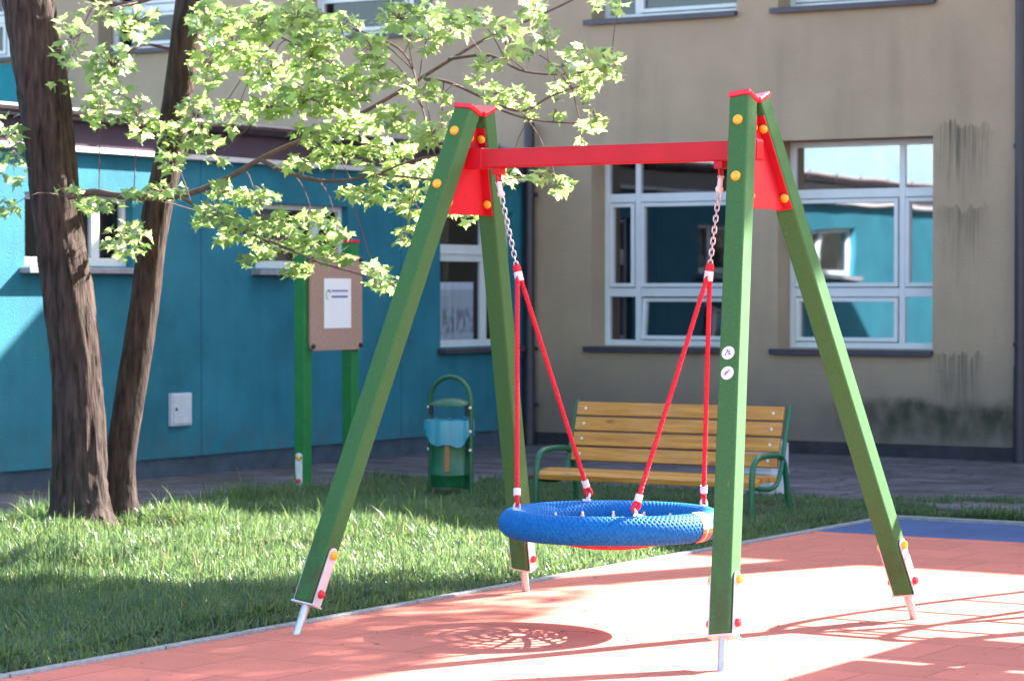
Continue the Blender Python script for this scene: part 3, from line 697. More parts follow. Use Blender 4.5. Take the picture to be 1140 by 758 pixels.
# chains and ropes
for sx, hx in ((-1, CHX[0]), (1, CHX[1])):
    top = V((hx, YM, 2.125)); sp_ = V((RC.x + sx * .525, YM, 1.70))
    d = (sp_ - top); L = d.length; u = d.normalized(); nl = 13; ch = MB()
    sh = MB(); sh.tube([top + u * (.0), top + u * .05], .013, 10); sh.tube([top + V((0, -.02, .002)), top + V((0, .02, .002))], .008, 8)
    sh.lathe(top + u * .055, [(0, -.02), (.016, -.012), (.02, 0), (.016, .012), (0, .02)], 10); sh.build('shackle', M['clip'], ns, smooth=True)
    x_ = V((0, 1, 0)); y_ = u.cross(x_)
    for i in range(nl):
        c = top + u * (.075 + (L - .09) * (i + .5) / nl); s_ = x_ if i % 2 else y_
        if i % 2 == 0: s_ = (y_ * .85 + x_ * .5).normalized()
        else: s_ = (x_ * .85 - y_ * .5).normalized()
        hl = (L - .09) / nl * .5 + .0045; w_ = .0095; pts = []
        for t in np.linspace(0, PI, 6): pts.append(c + s_ * w_ * math.cos(t) + u * (hl - w_ + w_ * math.sin(t)))
        for t in np.linspace(PI, 2 * PI, 6): pts.append(c + s_ * w_ * math.cos(t) + u * (-hl + w_ + w_ * math.sin(t)))
        ch.tube(pts, .0036, 6, closed=True)
    ch.build('chain', M['steel'], ns, smooth=True)
    th2 = MB(); th2.lathe(sp_, [(.0, .03), (.017, .028), (.021, .01), (.019, -.005), (0, -.005)], 14, -u); th2.build('thimble', M['rope'], ns, smooth=True)
    cl_ = MB(); cl_.lathe(sp_ + u * .008, [(.0, 0), (.021, 0), (.022, .045), (0, .045)], 14, u); cl_.build('ferrule', M['clip'], ns, smooth=True)
    for sy in (-1, 1):
        e = RC + V((sx * .325, sy * .325, .135)); s0 = sp_ + u * .03 + V((0, sy * .011, 0))
        rp = MB(); ur_ = (e - s0).normalized(); o1 = ur_.orthogonal().normalized(); o2 = ur_.cross(o1)
        for k3 in range(3):
            rp.tube([s0 + (e - s0) * t + o1 * (.0056 * math.cos(t * 120 + k3 * 2.094)) + o2 * (.0056 * math.sin(t * 120 + k3 * 2.094)) for t in np.linspace(0, 1, 220)], .0066, 6)
        rp.build('rope', M['rope'], ns, smooth=True)
        ur = (e - s0).normalized()
        f_ = MB(); f_.lathe(e, [(0, -.035), (.018, -.035), (.018, .0), (0, .0)], 12, ur); f_.build('ferrule', M['clip'], ns, smooth=True)
        ey = MB(); loop = []; s2 = V((sy * .7, -sx * .7, 0)).normalized()
        for t in np.linspace(0, 2 * PI, 14)[:-1]: loop.append(e + ur * (.022 + .022 * math.cos(t)) + s2 * .014 * math.sin(t))
        ey.tube(loop, .0095, 8, closed=True); ey.build('rope_eye', M['rope'], ns, smooth=True)
        s3 = MB(); c = RC + V((sx * .327, sy * .327, RT)); loop = []; dn = (c - (e + ur * .035)); 
        for t in np.linspace(0, 2 * PI, 14)[:-1]: loop.append(e + ur * .04 + dn * .45 + dn * .62 * math.cos(t) + s2.cross(V((0, 0, 1))) * .014 * math.sin(t))
        s3.tube(loop, .006, 7, closed=True); s3.tube([c + s2 * .02, c - s2 * .02], .011, 8); s3.build('shackle', M['clip'], ns, smooth=True)

# ------------------------------------------------------------------ bench
bx0, by0 = -9.80, 16.0      # left front foot
BL = 1.77
be = thing('park_bench', 'park bench with varnished pine slats and green tube frame, facing the swing', 'bench', (bx0 + BL / 2, by0 + .3, 0))
SEAT = .29
st_ = MB()
for i in range(3):
    yy = by0 - .02 + i * .122; st_.box((bx0 + BL / 2, yy + .05, SEAT + (-.012, .008, .004)[i]), (BL, .105, .042), Matrix.Rotation((.2, .06, -.02)[i], 3, 'X'))
st_.build('seat', M['wood'], be, bevel=.006)
bk = MB(); bo = MB()
bd = V((0, .26, .97)).normalized()
b0 = V((bx0 + BL / 2, by0 + .43, SEAT + .075))
for i in range(4):
    c = b0 + bd * (.045 + i * .113); R = Matrix((V((1, 0, 0)), bd.cross(V((1, 0, 0))), bd)).transposed()
    bk.box(c, (BL - .09, .03, .099), R)
    for x in (bx0 + .12, bx0 + BL - .12):
        bo.lathe(V((x, c.y, c.z)) + V((0, -1, .26)).normalized() * .015, [(.011, 0), (.009, .004), (0, .006)], 10, (0, -1, .26))
bko = bk.build('backrest', M['wood'], be, bevel=.006); bo.build('bolt', M['clip'], bko, smooth=True)
for x in (bx0 + .02, bx0 + BL - .02):
    ax = x
    arm = smooth_path([(ax, by0 - .02, -.05), (ax, by0 - .02, .20), (ax, by0 - .01, .35), (ax, by0 + .03, .425), (ax, by0 + .12, .455), (ax, by0 + .36, .455), (ax, by0 + .46, .42), (ax, by0 + .51, .31), (ax, by0 + .57, -.05)], 5)
    f = MB(); f.tube(arm, .021, 12)
    sg = -1 if x < bx0 + 1 else 1
    f.tube(smooth_path([(ax, by0 - .015, SEAT - .03), (ax, by0 + .12, SEAT - .055), (ax, by0 + .30, SEAT - .06), (ax, by0 + .40, SEAT), (ax, by0 + .46, SEAT + .15), (ax, by0 + .57, SEAT + .505)], 5), .018, 12)
    f.build('side_frame', M['green'], be, smooth=True)

# ------------------------------------------------------------------ litter bin and bag
BC = V((-10.86, 16.5, 0))
bi = thing('litter_bin', 'green metal litter bin slung in a hooped tube frame near the teal wall', 'litter bin', BC)
hoop = MB(); r_ = .185
pts = [(BC.x - r_, BC.y, -.05), (BC.x - r_, BC.y, .74)] + [(BC.x - r_ * math.cos(t), BC.y, .765 + r_ * math.sin(t)) for t in np.linspace(.1, PI - .1, 16)] + [(BC.x + r_, BC.y, .74), (BC.x + r_, BC.y, -.05)]
hoop.tube(pts, .017, 12); hoop.tube([(BC.x - r_, BC.y, .12), (BC.x + r_, BC.y, .12)], .012, 8); hoop.build('hoop_frame', M['bingreen'], bi, smooth=True)
bk = MB(); bk.lathe(BC, [(0, .12), (.148, .12), (.152, .13), (.152, .2), (.156, .205), (.156, .22), (.152, .225), (.157, .56), (.165, .57), (.165, .585), (.15, .585), (.146, .14), (0, .14)], 36)
bko = bk.build('bucket', M['bingreen'], bi, smooth=True)
sw = MB(); vs = []; 
for z in (.24, .52):
    for a in np.linspace(-1.02, -.80, 5): vs.append(BC + V((.1595 * math.cos(a - .25), .1595 * math.sin(a - .25), z)))
sw.add(vs, [(i, i + 1, 6 + i, 5 + i) for i in range(4)]); sw.build('rust_stripe', mat('rusty_paint', (.3, .13, .05), .7, .3, 20), bko)
hd = MB(); hd.lathe(BC + V((0, 0, .735)), [(.0, .055), (.06, .052), (.12, .038), (.165, .008), (.168, 0), (.16, .0), (.118, .03), (0, .045)], 32); hd.build('hood', M['bingreen'], bi, smooth=True)
br_ = MB()
for s in (-1, 1):
    br_.bx(BC.x + s * .165 - .016, BC.x + s * .165 + .016, BC.y - .03, BC.y - .01, .66, .745); br_.bx(BC.x + s * .168 - .018, BC.x + s * .168 + .018, BC.y - .025, BC.y + .025, .38, .44)
br_.build('pivot_bracket', M['black'], bi, bevel=.003)
cp = MB()
for s in (-1, 1):
    for z in (.72, .54, .4): cp.lathe((BC.x + s * (r_ + .004), BC.y - .016, z), [(0, .014), (.01, .01), (.012, 0)], 8, (0, -1, 0))
cp.build('bolt', M['clip'], bi, smooth=True)
vs = []; n_ = 72; rows = [(.150, .50, 0), (.150, .60, .002), (.160, .628, .005), (.174, .622, .007), (.178, .585, .008), (.179, .53, .009), (.180, .475, .010)]
for k_, (rr, z, am) in enumerate(rows):
    for i in range(n_):
        a = 2 * PI * i / n_
        w1 = math.sin(a * 9 + 1) + .7 * math.sin(a * 17 + 2) + .5 * math.sin(a * 5); lo = 0
        if k_ >= 4: lo = (k_ - 3) * (.018 * math.sin(a * 2 + .6) + .008 * math.sin(a * 5 + 1))
        out = .022 * (k_ >= 3) * max(0, math.cos(a - 3.6)) ** 2
        vs.append(BC + V(((rr + am * w1 * .5 + out) * math.cos(a), (rr + am * w1 * .5 + out) * math.sin(a), z + lo + (.006 * w1 if k_ == 2 else 0))))
m = MB(); m.add(vs, [(k_ * n_ + i, k_ * n_ + (i + 1) % n_, (k_ + 1) * n_ + (i + 1) % n_, (k_ + 1) * n_ + i) for k_ in range(len(rows) - 1) for i in range(n_)])
tag(m.build('bin_bag', M['bag'], None, smooth=True, origin=BC + V((0, 0, .5))), 'translucent blue plastic bag folded over the rim of the green litter bin', 'bin bag')

# ------------------------------------------------------------------ notice board
NX, NY0, NY1 = -12.25, 16.50, 17.14
nb = thing('notice_board', 'brown notice board with a white sheet on two green posts with red caps', 'notice board', (NX, (NY0 + NY1) / 2, 0))
for yy in (NY0, NY1):
    q = MB(); q.bx(NX - .05, NX + .05, yy - .05, yy + .05, .07, 1.985); ps = q.build('post', M['post_green'], nb, bevel=.006)
    q = MB(); q.bx(NX - .056, NX + .056, yy - .056, yy + .056, 1.985, 2.012); q.build('post_cap', M['redcap'], ps, bevel=.006)
    q = MB()
    for s in (-1, 1): q.bx(NX - .032, NX + .032, yy + s * .0545 - .0035, yy + s * .0545 + .0035, .03, .30); q.lathe((NX, yy + s * .0545, .30), [(0, -.0035), (.032, -.0035), (.032, .0035), (0, .0035)], 16, (0, 1, 0))
    q.bx(NX - .02, NX + .02, yy - .02, yy + .02, -.08, .07); q.build('foot_bracket', M['clip'], ps)
    for z, mm in ((.29, 'yellow'), (.11, 'redcap')):
        q = MB(); q.lathe((NX, yy - .058, z), [(.02, 0), (.02, .007), (.014, .014), (0, .016)], 14, (0, -1, 0)); q.build('bolt_cap', M[mm], ps, smooth=True)
def rrect(x, y0, y1, z0, z1, r):
    out = []
    for cy, cz, a0 in ((y1 - r, z1 - r, 0), (y0 + r, z1 - r, PI / 2), (y0 + r, z0 + r, PI), (y1 - r, z0 + r, 1.5 * PI)):
        for t in np.linspace(0, PI / 2, 6): out.append((x, cy + r * math.cos(a0 + t), cz + r * math.sin(a0 + t)))
    return out
q = MB(); q.prism(rrect(NX + .054, 16.50, 17.205, 1.13, 1.885, .05), (.02, 0, 0)); bd_ = q.build('board_panel', M['boardm'], nb, bevel=.003)
SXF = NX + .0755
q = MB(); q.m = 0; q.bx(SXF - .001, SXF + .001, 16.68, 17.045, 1.305, 1.70)
def ink(y0, y1, z0, z1, mi, k=.0016): q.m = mi; q.add([(SXF + k, y0, z0), (SXF + k, y1, z0), (SXF + k, y1, z1), (SXF + k, y0, z1)], [(0, 1, 2, 3)])
for i in range(12):                                   # unreadably small heading: two bands of short strokes, and a round mark
    y_ = 16.78 + i * .0185; ink(y_, y_ + .014, 1.592, 1.610, 3); ink(y_, y_ + .016, 1.546, 1.564, 1)
for i in range(9):
    t0 = .6 + i * .45; y_, z_ = 16.735 + .028 * math.cos(t0), 1.57 + .036 * math.sin(t0); ink(y_ - .007, y_ + .007, z_ - .008, z_ + .008, 1 if i < 3 else 2, .0019)
q.build('notice_sheet', [M['paper'], M['ink'], M['ink_g'], M['ink_v']], bd_)
for yy in (16.53, 17.175):
    for zz in (1.165, 1.85):
        q = MB(); q.lathe((SXF, yy, zz), [(.02, -.002), (.02, .012), (.013, .02), (0, .021)], 14, (1, 0, 0)); q.build('bolt_cap', M['black'], bd_, smooth=True)

# ------------------------------------------------------------------ small things on the ground
q = MB(); rr_ = random.Random(4)
for i in range(420):
    if i < 260: x_, y_, z_ = rr_.uniform(KX + .05, -3.5), rr_.uniform(8, 15.6), .009
    else: x_, y_, z_ = rr_.uniform(-13.9, -6), rr_.uniform(17.95, 22.9), .003
    a_ = rr_.uniform(0, 6.3); l_ = rr_.uniform(.006, .02) * (1.6 if i >= 260 else 1); w_ = l_ * rr_.uniform(.25, .6); q.m = rr_.choice((0, 0, 1))
    q.add([(x_ + math.cos(a_ + t) * (l_ if t in (0, PI) else w_), y_ + math.sin(a_ + t) * (l_ if t in (0, PI) else w_), z_ + (.004 if t == 0 else .0)) for t in (0, PI / 2, PI, 1.5 * PI)], [(0, 1, 2, 3)])
tag(q.build('leaf_litter', [mat('dry_bud_scale', (.14, .08, .04), .8, .3, 30), mat('pale_bud_scale', (.35, .27, .12), .8, .3, 30)]), 'scattered dry leaf scraps on the red surface and paving', 'leaf litter', kind='stuff')
q = MB(); q.box((-9.05, 18.1, .19), (.36, .3, .48)); q.box((-9.05, 18.1, .2), (.37, .31, .03)); q.box((-9.05, 18.1, .435), (.30, .24, .03))
tag(q.build('concrete_block', M['concrete'], None, bevel=.012, origin=(-9.05, 18.1, 0)), 'pale concrete block standing behind the right end of the bench', 'concrete block')
q = MB(); q.lathe((-11.35, 17.6, .0), [(0, -.06), (.06, -.05), (.075, 0), (.05, .06), (.018, .1), (0, .105)], 7)
for i, v_ in enumerate(q.v): q.v[i] = v_ + V((.014 * math.sin(i * 3.1), .014 * math.cos(i * 2.3), .012 * math.sin(i * 5.7)))
tag(q.build('stone', M['stone'], None, origin=(-11.35, 17.6, 0)), 'small pointed grey stone on the grass edge beside the rear swing leg', 'stone')
src = None
for i in range(3):
    if src is None:
        q = MB(); q.box((0, 0, .03), (.065, .11, .15)); o = q.build('edging_brick', M['brick'], None, bevel=.006, origin=(0, 0, 0)); src = o
    else:
        o = src.copy(); COL.objects.link(o)
    o.location = (-11.22 + i * .1, 18.02 + i * .01, .0); o.rotation_euler = (0, .06 * (i - 1), .1 * i)
    tag(o, 'dark red brick set upright in a short row left of the bench', 'brick', 'upright bricks beside the bench')

# ------------------------------------------------------------------ trees
def trunk_mesh(mb, pts, rad, seed, n=84, steps=22, ridge=.05):
    rs = random.Random(seed); path = smooth_path(pts, steps); L = len(path); R_ = np.interp(np.linspace(0, len(rad) - 1, L), range(len(rad)), rad)
    T = np.random.default_rng(seed).random((200, n)); vs = []
    ph = [rs.uniform(0, 6) for _ in range(6)]
    x = None
    for i in range(L):
        t = (path[min(i + 1, L - 1)] - path[max(i - 1, 0)]).normalized()
        x = V((1, 0, 0)) if x is None else x
        x = (x - t * x.dot(t)).normalized(); y = t.cross(x)
        for k in range(n):
            a = 2 * PI * k / n
            u_ = a / (2 * PI) * n * .42; v_ = i * .13; i0, j0 = int(u_), int(v_); fu, fv = u_ - i0, v_ - j0; n2 = int(n * .42)
            g_ = lambda p, q: T[q % 200, p % n2]
            nz = (g_(i0, j0) * (1 - fu) + g_(i0 + 1, j0) * fu) * (1 - fv) + (g_(i0, j0 + 1) * (1 - fu) + g_(i0 + 1, j0 + 1) * fu) * fv
            f = 1 + ridge * .8 * math.sin(3 * a + ph[2] + i * .02) + ridge * .5 * math.sin(5 * a + ph[0] - i * .03) + ridge * 1.9 * (abs(nz - .5) * 2 - .5) + ridge * .25 * math.sin(i * .11 + ph[4])
            fl = 1 + (.45 * max(0, 1 - i / (steps * 1.6)) ** 2) * (1 + .4 * math.sin(5 * a + ph[3]))
            vs.append(path[i] + (x * math.cos(a) + y * math.sin(a)) * R_[i] * f * fl)
    fs = [(i * n + k, i * n + (k + 1) % n, (i + 1) * n + (k + 1) % n, (i + 1) * n + k) for i in range(L - 1) for k in range(n)]
    mb.add(vs, fs); return path
# one maple leaf: five pointed lobes with small side teeth, slightly cupped
LO = []
_half = [(0.0, -.02), (.16, -.06), (.42, -.12), (.30, .06), (.40, .10), (.74, .28), (.50, .34), (.46, .44), (.22, .42), (.24, .62), (.12, .66), (.0, 1.0)]
LO = _half + [(-x, y) for x, y in _half[-2:0:-1]]
LO = np.array([(x, y - .25, -.18 * (x * x) - .10 * max(0, y - .3) ** 2) for x, y in LO]); LOn = len(LO)
LC = np.array([[0, .12 - .0, 0.02]])
LT = np.concatenate([LO, LC])
LF = np.array([[i, (i + 1) % LOn, LOn] for i in range(LOn)])
def leaf_mesh(name, P, size, rng, tilt=.42):
    n = len(P); P = np.array([tuple(p) for p in P]) if not isinstance(P, np.ndarray) else P
    az = rng.random(n) * 2 * PI; ti = rng.normal(.25, tilt, n); ro = rng.normal(0, .45, n); s = size * (.5 + .6 * rng.random(n))
    c, s_ = np.cos, np.sin
    Rz = np.zeros((n, 3, 3)); Rz[:, 0, 0] = c(az); Rz[:, 0, 1] = -s_(az); Rz[:, 1, 0] = s_(az); Rz[:, 1, 1] = c(az); Rz[:, 2, 2] = 1
    Rx = np.zeros((n, 3, 3)); Rx[:, 0, 0] = 1; Rx[:, 1, 1] = c(-ti); Rx[:, 1, 2] = -s_(-ti); Rx[:, 2, 1] = s_(-ti); Rx[:, 2, 2] = c(-ti)
    Ry = np.zeros((n, 3, 3)); Ry[:, 1, 1] = 1; Ry[:, 0, 0] = c(ro); Ry[:, 0, 2] = s_(ro); Ry[:, 2, 0] = -s_(ro); Ry[:, 2, 2] = c(ro)
    R = Rz @ Rx @ Ry
    L3_ = np.repeat(LT[None], n, 0); cu = rng.normal(.0, .5, (n, 1)); cv = rng.normal(.1, .35, (n, 1))
    L3_[:, :, 2] += -cu * L3_[:, :, 1] * np.abs(L3_[:, :, 1]) - cv * np.abs(L3_[:, :, 0])
    v = np.einsum('nij,nkj->nki', R, L3_) * s[:, None, None] + P[:, None, :]
    f = (np.arange(n)[:, None, None] * len(LT) + LF[None]).reshape(-1)
    return npmesh(name, v.reshape(-1, 3), f, np.full(n * LOn, 3), M['leaf'])
def in_lit(p):                                   # would this leaf's shadow fall where the photo shows plain sun?
    x, y, z = p; gx, gy = x - .573 * z, y - 1.3 * z
    if -13 < gx < -7.3 and max(9.2, 9.6 + 1.15 * (gx + 9.75)) < gy < 16: return True
    if gx > -7.6 and gy > 9.9 and gy < 16 and gx > -6.9 - (gy - 9.9) * .3: return True
    if gx > -6.2 and gy > 7.5: return True
    t = (x - XW) / .573; wy, wz = y - 1.3 * t, z - t
    return 13.5 < wy < 18 and .3 < wz < 3.3
def in_frame(p, mx=25):
    px_, py_, d = proj(V(p)); return d > 1 and -mx < px_ < 1140 + mx and -mx < py_ < 758 + mx

D1, D2 = 17.2, 17.65
t1 = thing('maple_tree', 'maple with the thick dark leaning trunk, leftmost of the two trees on the lawn', 'tree', V((at(91, 590, D1).x, at(91, 590, D1).y, 0)), 'maple trees on the lawn')
t2 = thing('maple_tree', 'maple with the slimmer curved trunk right beside the thick leaning one', 'tree', V((at(134, 577, D2).x, at(134, 577, D2).y, 0)), 'maple trees on the lawn')
def pxpath(l, d): return [at(x, y, d + (o[0] if o else 0)) for x, y, *o in l]
m = MB(); p1 = pxpath([(91, 596), (90, 560), (89, 500), (86, 417), (76, 333), (64, 250), (55, 170), (47, 100), (35, 30), (28, -20), (12, -110), (-10, -260), (-20, -420), (-25, -600)], D1)
trunk_mesh(m, p1, [.205, .19, .178, .17, .168, .162, .163, .168, .172, .17, .15, .12, .08, .04], 3)
m.build('trunk', M['bark'], t1, smooth=True)
m = MB(); p2 = pxpath([(134, 582), (135, 550), (136, 500), (149, 417), (162, 333), (172, 250), (187, 180), (199, 100), (214, 0), (228, -80), (250, -180), (262, -330), (270, -500)], D2)
trunk_mesh(m, p2, [.112, .1, .1, .104, .1, .098, .096, .1, .112, .1, .08, .06, .03], 8, n=64, ridge=.035)
m.build('trunk', M['bark'], t2, smooth=True)
def limb(parent, pts, r0, r1, n=8):
    q = MB(); path = smooth_path(pts, 6); q.tube(path, list(np.linspace(r0, r1, len(path))), n); q.build('limb', M['twig'], parent, smooth=True); return path
L1 = limb(t1, pxpath([(75, 219), (105, 214), (140, 219), (200, 218), (250, 200), (285, 180), (313, 166), (380, 138), (440, 105), (490, 74), (540, 44), (590, 22), (645, -4), (720, -50)], 17.0), .025, .005)
L2 = limb(t1, [at(290, 178, 17.0), at(320, 192, 16.8), (at(355, 201, 16.6)), at(385, 201, 16.5), at(420, 194, 16.3), at(455, 180, 16.2), at(495, 172, 16.1)], .016, .006)
L3 = limb(t1, [at(500, 66, 17.0), at(545, 62, 16.5), at(585, 80, 16.3), at(640, 82, 16.2), at(680, 70, 16.0)], .012, .004)
L4 = limb(t1, [at(470, 88, 17.0), at(500, 92, 16.6), at(540, 110, 16.4), at(580, 124, 16.3), at(612, 108, 16.2), at(645, 96, 16.1)], .012, .004)
L5 = limb(t1, [at(550, 120, 16.4), at(590, 133, 16.2), at(640, 137, 16.0), at(665, 132, 16.0)], .008, .003)
L6 = limb(t1, [at(200, 218, 17.0), at(250, 250, 16.6), at(300, 268, 16.3), at(350, 290, 16.0), at(400, 305, 15.8), at(440, 318, 15.7)], .012, .004)
L7 = limb(t1, [at(420, 194, 16.3), at(480, 200, 16.0), at(530, 205, 15.8), at(580, 198, 15.6), at(620, 203, 15.5)], .008, .003)
L8 = limb(t2, [at(207, 40, D2), at(250, 20, 17.5), at(310, 40, 17.2), at(360, 70, 17.0), at(400, 110, 16.8)], .013, .004)
L9 = limb(t2, [at(205, 60, D2), at(160, 50, 17.6), at(130, 70, 17.4), at(100, 90, 17.3)], .012, .005)
L10 = limb(t1, [at(60, -30, 17.5), at(95, -4, 17.3), at(130, 5, 17.2), at(170, -2, 17.1), at(230, -30, 17)], .02, .012)
L11 = limb(t2, [at(216, -20, D2), at(300, -10, 17.3), at(390, 30, 17.0), at(450, 60, 16.8), at(470, 120, 16.6), at(480, 160, 16.5)], .012, .004)
# leaf clusters seen in the photo: px, py, half width, half height, leaves, tree
CL = [(12, 165, 22, 40, 16, 0), (8, 232, 12, 12, 4, 0), (80, 45, 22, 30, 14, 0), (125, 75, 28, 30, 30, 0), (112, 120, 22, 22, 18, 0), (150, 25, 30, 20, 24, 0), (110, 15, 30, 14, 10, 0), (155, 130, 20, 26, 20, 0),
      (70, 100, 16, 12, 6, 0), (75, 215, 14, 8, 4, 0), (110, 228, 30, 8, 12, 0), (145, 218, 14, 6, 5, 0), (140, 268, 26, 22, 22, 0), (190, 180, 16, 14, 9, 0), (185, 212, 26, 10, 12, 0),
      (235, 20, 26, 20, 30, 1), (230, 70, 22, 30, 26, 1), (218, 130, 20, 30, 22, 1), (260, 50, 26, 26, 36, 1), (290, 25, 30, 22, 40, 1), (330, 20, 30, 20, 34, 1), (300, 80, 30, 24, 40, 1), (350, 60, 30, 30, 44, 1),
      (345, 110, 34, 22, 40, 1), (300, 120, 24, 14, 20, 1), (390, 95, 26, 26, 34, 1), (380, 30, 22, 22, 20, 1), (415, 55, 20, 20, 18, 1), (445, 20, 28, 18, 26, 1), (430, 85, 22, 14, 12, 1), (480, 15, 22, 14, 16, 1),
      (185, 150, 10, 20, 8, 1), (225, 160, 24, 8, 10, 1), (240, 178, 12, 6, 3, 1), (260, 130, 24, 20, 18, 1),
      (395, 140, 34, 14, 26, 0), (440, 130, 24, 16, 18, 0), (470, 100, 22, 12, 12, 0), (350, 150, 28, 12, 18, 0), (430, 165, 34, 12, 24, 0), (480, 150, 26, 16, 20, 0), (380, 175, 34, 12, 20, 0), (440, 192, 36, 12, 26, 0),
      (490, 190, 26, 14, 20, 0), (410, 215, 34, 10, 18, 0), (455, 225, 26, 14, 14, 0), (490, 225, 22, 18, 12, 0), (330, 182, 20, 8, 6, 0), (470, 250, 14, 14, 8, 0), (450, 264, 14, 10, 5, 0), (520, 235, 18, 14, 8, 0),
      (250, 212, 22, 10, 10, 0), (285, 220, 26, 12, 16, 0), (240, 240, 30, 14, 20, 0), (275, 255, 28, 14, 18, 0), (315, 250, 26, 14, 16, 0), (350, 245, 26, 10, 16, 0), (345, 272, 30, 12, 18, 0), (300, 278, 24, 8, 8, 0),
      (330, 300, 18, 10, 8, 0), (378, 258, 14, 8, 6, 0), (375, 285, 22, 10, 10, 0), (415, 300, 18, 8, 8, 0), (430, 315, 18, 10, 10, 0), (275, 288, 10, 8, 3, 0), (250, 262, 14, 10, 6, 0),
      (525, 20, 30, 10, 14, 0), (500, 35, 22, 14, 14, 0), (560, 32, 24, 12, 10, 0), (580, 55, 18, 10, 7, 0), (545, 70, 20, 10, 8, 0), (605, 40, 18, 14, 8, 0), (595, 12, 20, 12, 8, 0), (640, 60, 16, 10, 7, 0), (670, 62, 16, 10, 10, 0),
      (655, 85, 22, 14, 14, 0), (685, 75, 10, 16, 7, 0), (625, 75, 16, 8, 6, 0), (620, 100, 12, 10, 5, 0), (650, 105, 12, 10, 6, 0), (660, 135, 14, 12, 8, 0), (550, 105, 22, 10, 12, 0), (575, 108, 18, 10, 10, 0), (590, 122, 8, 10, 4, 0),
      (490, 110, 14, 6, 4, 0), (530, 88, 10, 8, 3, 0), (620, 128, 8, 4, 2, 0), (565, 196, 18, 8, 6, 0), (600, 198, 16, 8, 6, 0), (622, 205, 12, 12, 8, 0), (505, 128, 10, 6, 2, 0), (648, 158, 3, 2, 1, 0), (475, 45, 22, 16, 14, 1), (690, 5, 12, 12, 6, 0), (665, 5, 8, 8, 3, 0)]
lr = np.random.default_rng(21); LP = {0: [], 1: []}; tw = {0: MB(), 1: MB()}
limbs = {0: [L1, L2, L3, L4, L5, L6, L7, L10], 1: [L8, L9, L11]}
for (cx, cy, rx, ry, nn, ti) in CL:
    d = np.interp(cx, [0, 150, 350, 700], [17.2, 17.0, 16.6, 15.9]) + lr.normal(0, .35); d = max(d, 14.5)
    C_ = at(cx, cy, d); best = min((( q - C_).length, q) for L_ in limbs[ti] for q in L_) if True else None
    q = best[1]; mid = (q + C_) / 2 + V((0, 0, .06)); tw[ti].tube(smooth_path([q, mid, C_], 3), [.004, .004, .0035, .0032, .003, .0025, .002], 5)
    nn = int(nn * 3.0 + .5)
    for k_ in range(nn):
        while True:
            ux, uy = lr.uniform(-1, 1), lr.uniform(-1, 1)
            if ux * ux + uy * uy <= 1: break
        pt = at(cx + ux * rx, cy + uy * ry, d + lr.normal(0, .28)); LP[ti].append(pt)
        if k_ % 3 == 0: tw[ti].tube([C_ + (pt - C_) * .1, C_ + (pt - C_) * .55 + V((0, 0, .02)), pt + V((0, 0, .01))], [.003, .0025, .0015], 4)
def crown_points(center, rad, n, seed, check=True):
    r = np.random.default_rng(seed); out = []; cl = []
    for _ in range(n // 40): 
        v_ = r.normal(size=3); v_ /= np.linalg.norm(v_); cl.append(np.array(center) + v_ * np.array(rad) * (.35 + .65 * r.random() ** .5))
    tries = 0
    while len(out) < n and tries < n * 8:
        tries += 1; c = cl[r.integers(len(cl))]; p = c + r.normal(0, 1, 3) * np.array([.5, .5, .28])
        if check and (in_lit(p) or in_frame(p)): continue
        out.append(p)
    return out, cl
for ti, t_, cen, rad, n_, tp_ in ((0, t1, (-13.6, 11.6, 7.2), (3.6, 3.4, 2.6), 2600, p1), (1, t2, (-10.2, 12.8, 7.0), (3.2, 2.6, 2.2), 2600, p2)):
    pts, cls = crown_points(cen, rad, n_, 50 + ti)
    ex = ((-11.6, 14.2, 5.7), (2.8, 1.6, 1.4)) if ti == 0 else ((-11.0, 15.0, 6.1), (2.6, 1.6, 1.3))
    pe, ce = crown_points(ex[0], ex[1], 1900, 60 + ti); pts += pe; cls += ce
    hid = MB()
    for c in cls[::3]:
        c = V(c); b_ = min(tp_[-40:], key=lambda q: (q - c).length); mid = (b_ + c) / 2 + V((0, 0, .3))
        if in_frame(mid) or in_frame(c) or in_lit(mid): continue
        hid.tube(smooth_path([b_, mid, c], 4), list(np.linspace(.05, .012, 9)), 7)
    hid.build('branches', M['bark'], t_, smooth=True); tw[ti].build('twigs', M['twig'], t_, smooth=True)
    me = leaf_mesh('crown', np.array([tuple(p) for p in LP[ti]] + [tuple(p) for p in pts]), .084, np.random.default_rng(90 + ti))
    o = bpy.data.objects.new('crown', me); COL.objects.link(o); o.parent = t_; o.matrix_parent_inverse = Matrix.Translation(-t_.location)
# tall tree right of the frame: its trunk and crown shade the lawn and the red surface
T3 = V((-3.55, 20.6, 0)); t3 = thing('tall_tree', 'tall broadleaf tree standing on the paving right of the swing', 'tree', T3)
m = MB(); p3 = trunk_mesh(m, [T3 + V(q) for q in ((0, 0, -.1), (.02, 0, .6), (0, .05, 2), (-.03, .05, 4), (-.05, 0, 6), (-.1, 0, 7.5), (-.2, 0, 9), (-.1, 0, 10.5))], [.3, .27, .26, .25, .22, .16, .09, .03], 14); m.build('trunk', M['bark'], t3, smooth=True)
def t3ok(p):
    x, y, z = p; H_ = z + (23.23 - y) / 1.3; Xp = x + .573 / 1.3 * (23.23 - y)
    lo = np.interp(Xp, [-8, -4.6, -4.1, -3.5, -3.0, -2.6, -1.8, -1.0, 0, .5, 3], [10.9, 10.7, 10.5, 9.9, 9.0, 8.0, 8.9, 9.8, 10.8, 12.0, 13])
    return H_ > lo
pts, cls = crown_points((-3.5, 20.3, 9.9), (3.2, 2.4, 2.7), 17000, 77, check=False)
pts = [p for p in pts if t3ok(p) and not in_frame(p)]
m = MB()
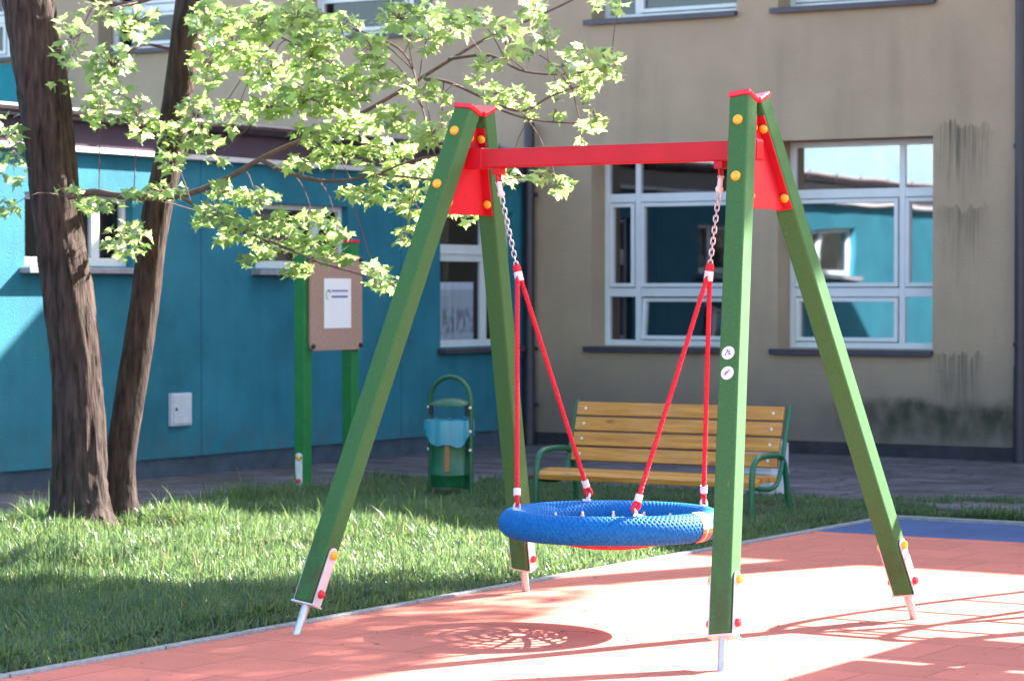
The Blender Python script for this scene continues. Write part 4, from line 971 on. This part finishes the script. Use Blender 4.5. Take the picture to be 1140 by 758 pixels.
for c in cls[::4]:
    c = V(c)
    if not t3ok(c - V((0, 0, .5))): continue
    b_ = min(p3[len(p3) // 2:], key=lambda q: (q - c).length + abs(q.z - c.z + 1)); mid = (b_ + c) / 2 + V((0, 0, .15))
    m.tube(smooth_path([b_, mid, c], 4), list(np.linspace(.06, .012, 9)), 7)
m.build('branches', M['bark'], t3, smooth=True)
me = leaf_mesh('crown', np.array(pts), .15, np.random.default_rng(5)); o = bpy.data.objects.new('crown', me); COL.objects.link(o); o.parent = t3; o.matrix_parent_inverse = Matrix.Translation(-t3.location)

# ------------------------------------------------------------------ pale block added out of view, to be mirrored in the windows
nh = thing('reflection_block', 'unseen pale blue two storey block added beyond the teal wing to brighten the window reflections', 'building', (-21, -4, 0))
q = MB(); q.bx(-29, -21, -16, 5, 0, 6.2); q.build('wall', mat('pale_blue_render', (.30, .42, .47), .9, .12, 1.2, .4, 60), nh)
q = MB(); q.bx(-29.3, -20.7, -16.3, 5.3, 6.2, 6.35); q.build('roof', M['gutter'], nh)
for yy in (-13, -9.5, -6):
    q = MB(); q.bx(-21.02, -20.97, yy, yy + 1.5, 4.3, 5.6); f = q.build('window', M['pvc'], nh, bevel=.006)
    q = MB(); pane(q, lambda u, z, d: V((-20.966 - d, u, z)), yy + .08, yy + 1.42, 4.38, 5.52, 0); q.build('pane', M['glass_dim'], f)
# ------------------------------------------------------------------ play tower added out of view, shaped to cast the lower right shadows
TX, TY = -3.3, 13.35
pt = thing('shadow_play_tower', 'unseen wooden play tower with a low roof and an arched climbing ladder, added right of the swing for its shadows', 'play tower', (TX, TY, 0))
for dx in (0.0, .9):
    for dy in (-.68, .68):
        q = MB(); q.bx(TX + dx - .045, TX + dx + .045, TY + dy - .045, TY + dy + .045, -.05, 2.25); q.build('post', M['leg'], pt, bevel=.008)
q = MB(); q.bx(TX + .02, TX + .88, TY - .72, TY + .72, .93, 1.0); q.build('deck', M['wood'], pt, bevel=.005)
q = MB(); q.bx(TX - .1, TX + 1.0, TY - .8, TY - .1, 2.25, 2.29); q.bx(TX - .1, TX + 1.0, TY + .0, TY + .8, 2.25, 2.29); q.bx(TX + .4, TX + .6, TY - .75, TY + .75, 2.29, 2.33); q.build('roof', M['red'], pt, bevel=.004)
arcs = []
for dx in (-1.18, -.62):
    pth = [V((TX + dx, TY + .1 - 1.05 * math.cos(t), 1.72 * math.sin(t))) for t in np.linspace(0, PI, 25)]; arcs.append(pth)
    q = MB(); q.tube(pth, .032, 12); q.build('arch_tube', M['tubes'], pt, smooth=True)
for i in range(2, 24, 2):
    q = MB(); q.tube([arcs[0][i], arcs[1][i]], .016, 10); q.build('rung', M['red'], pt, smooth=True)
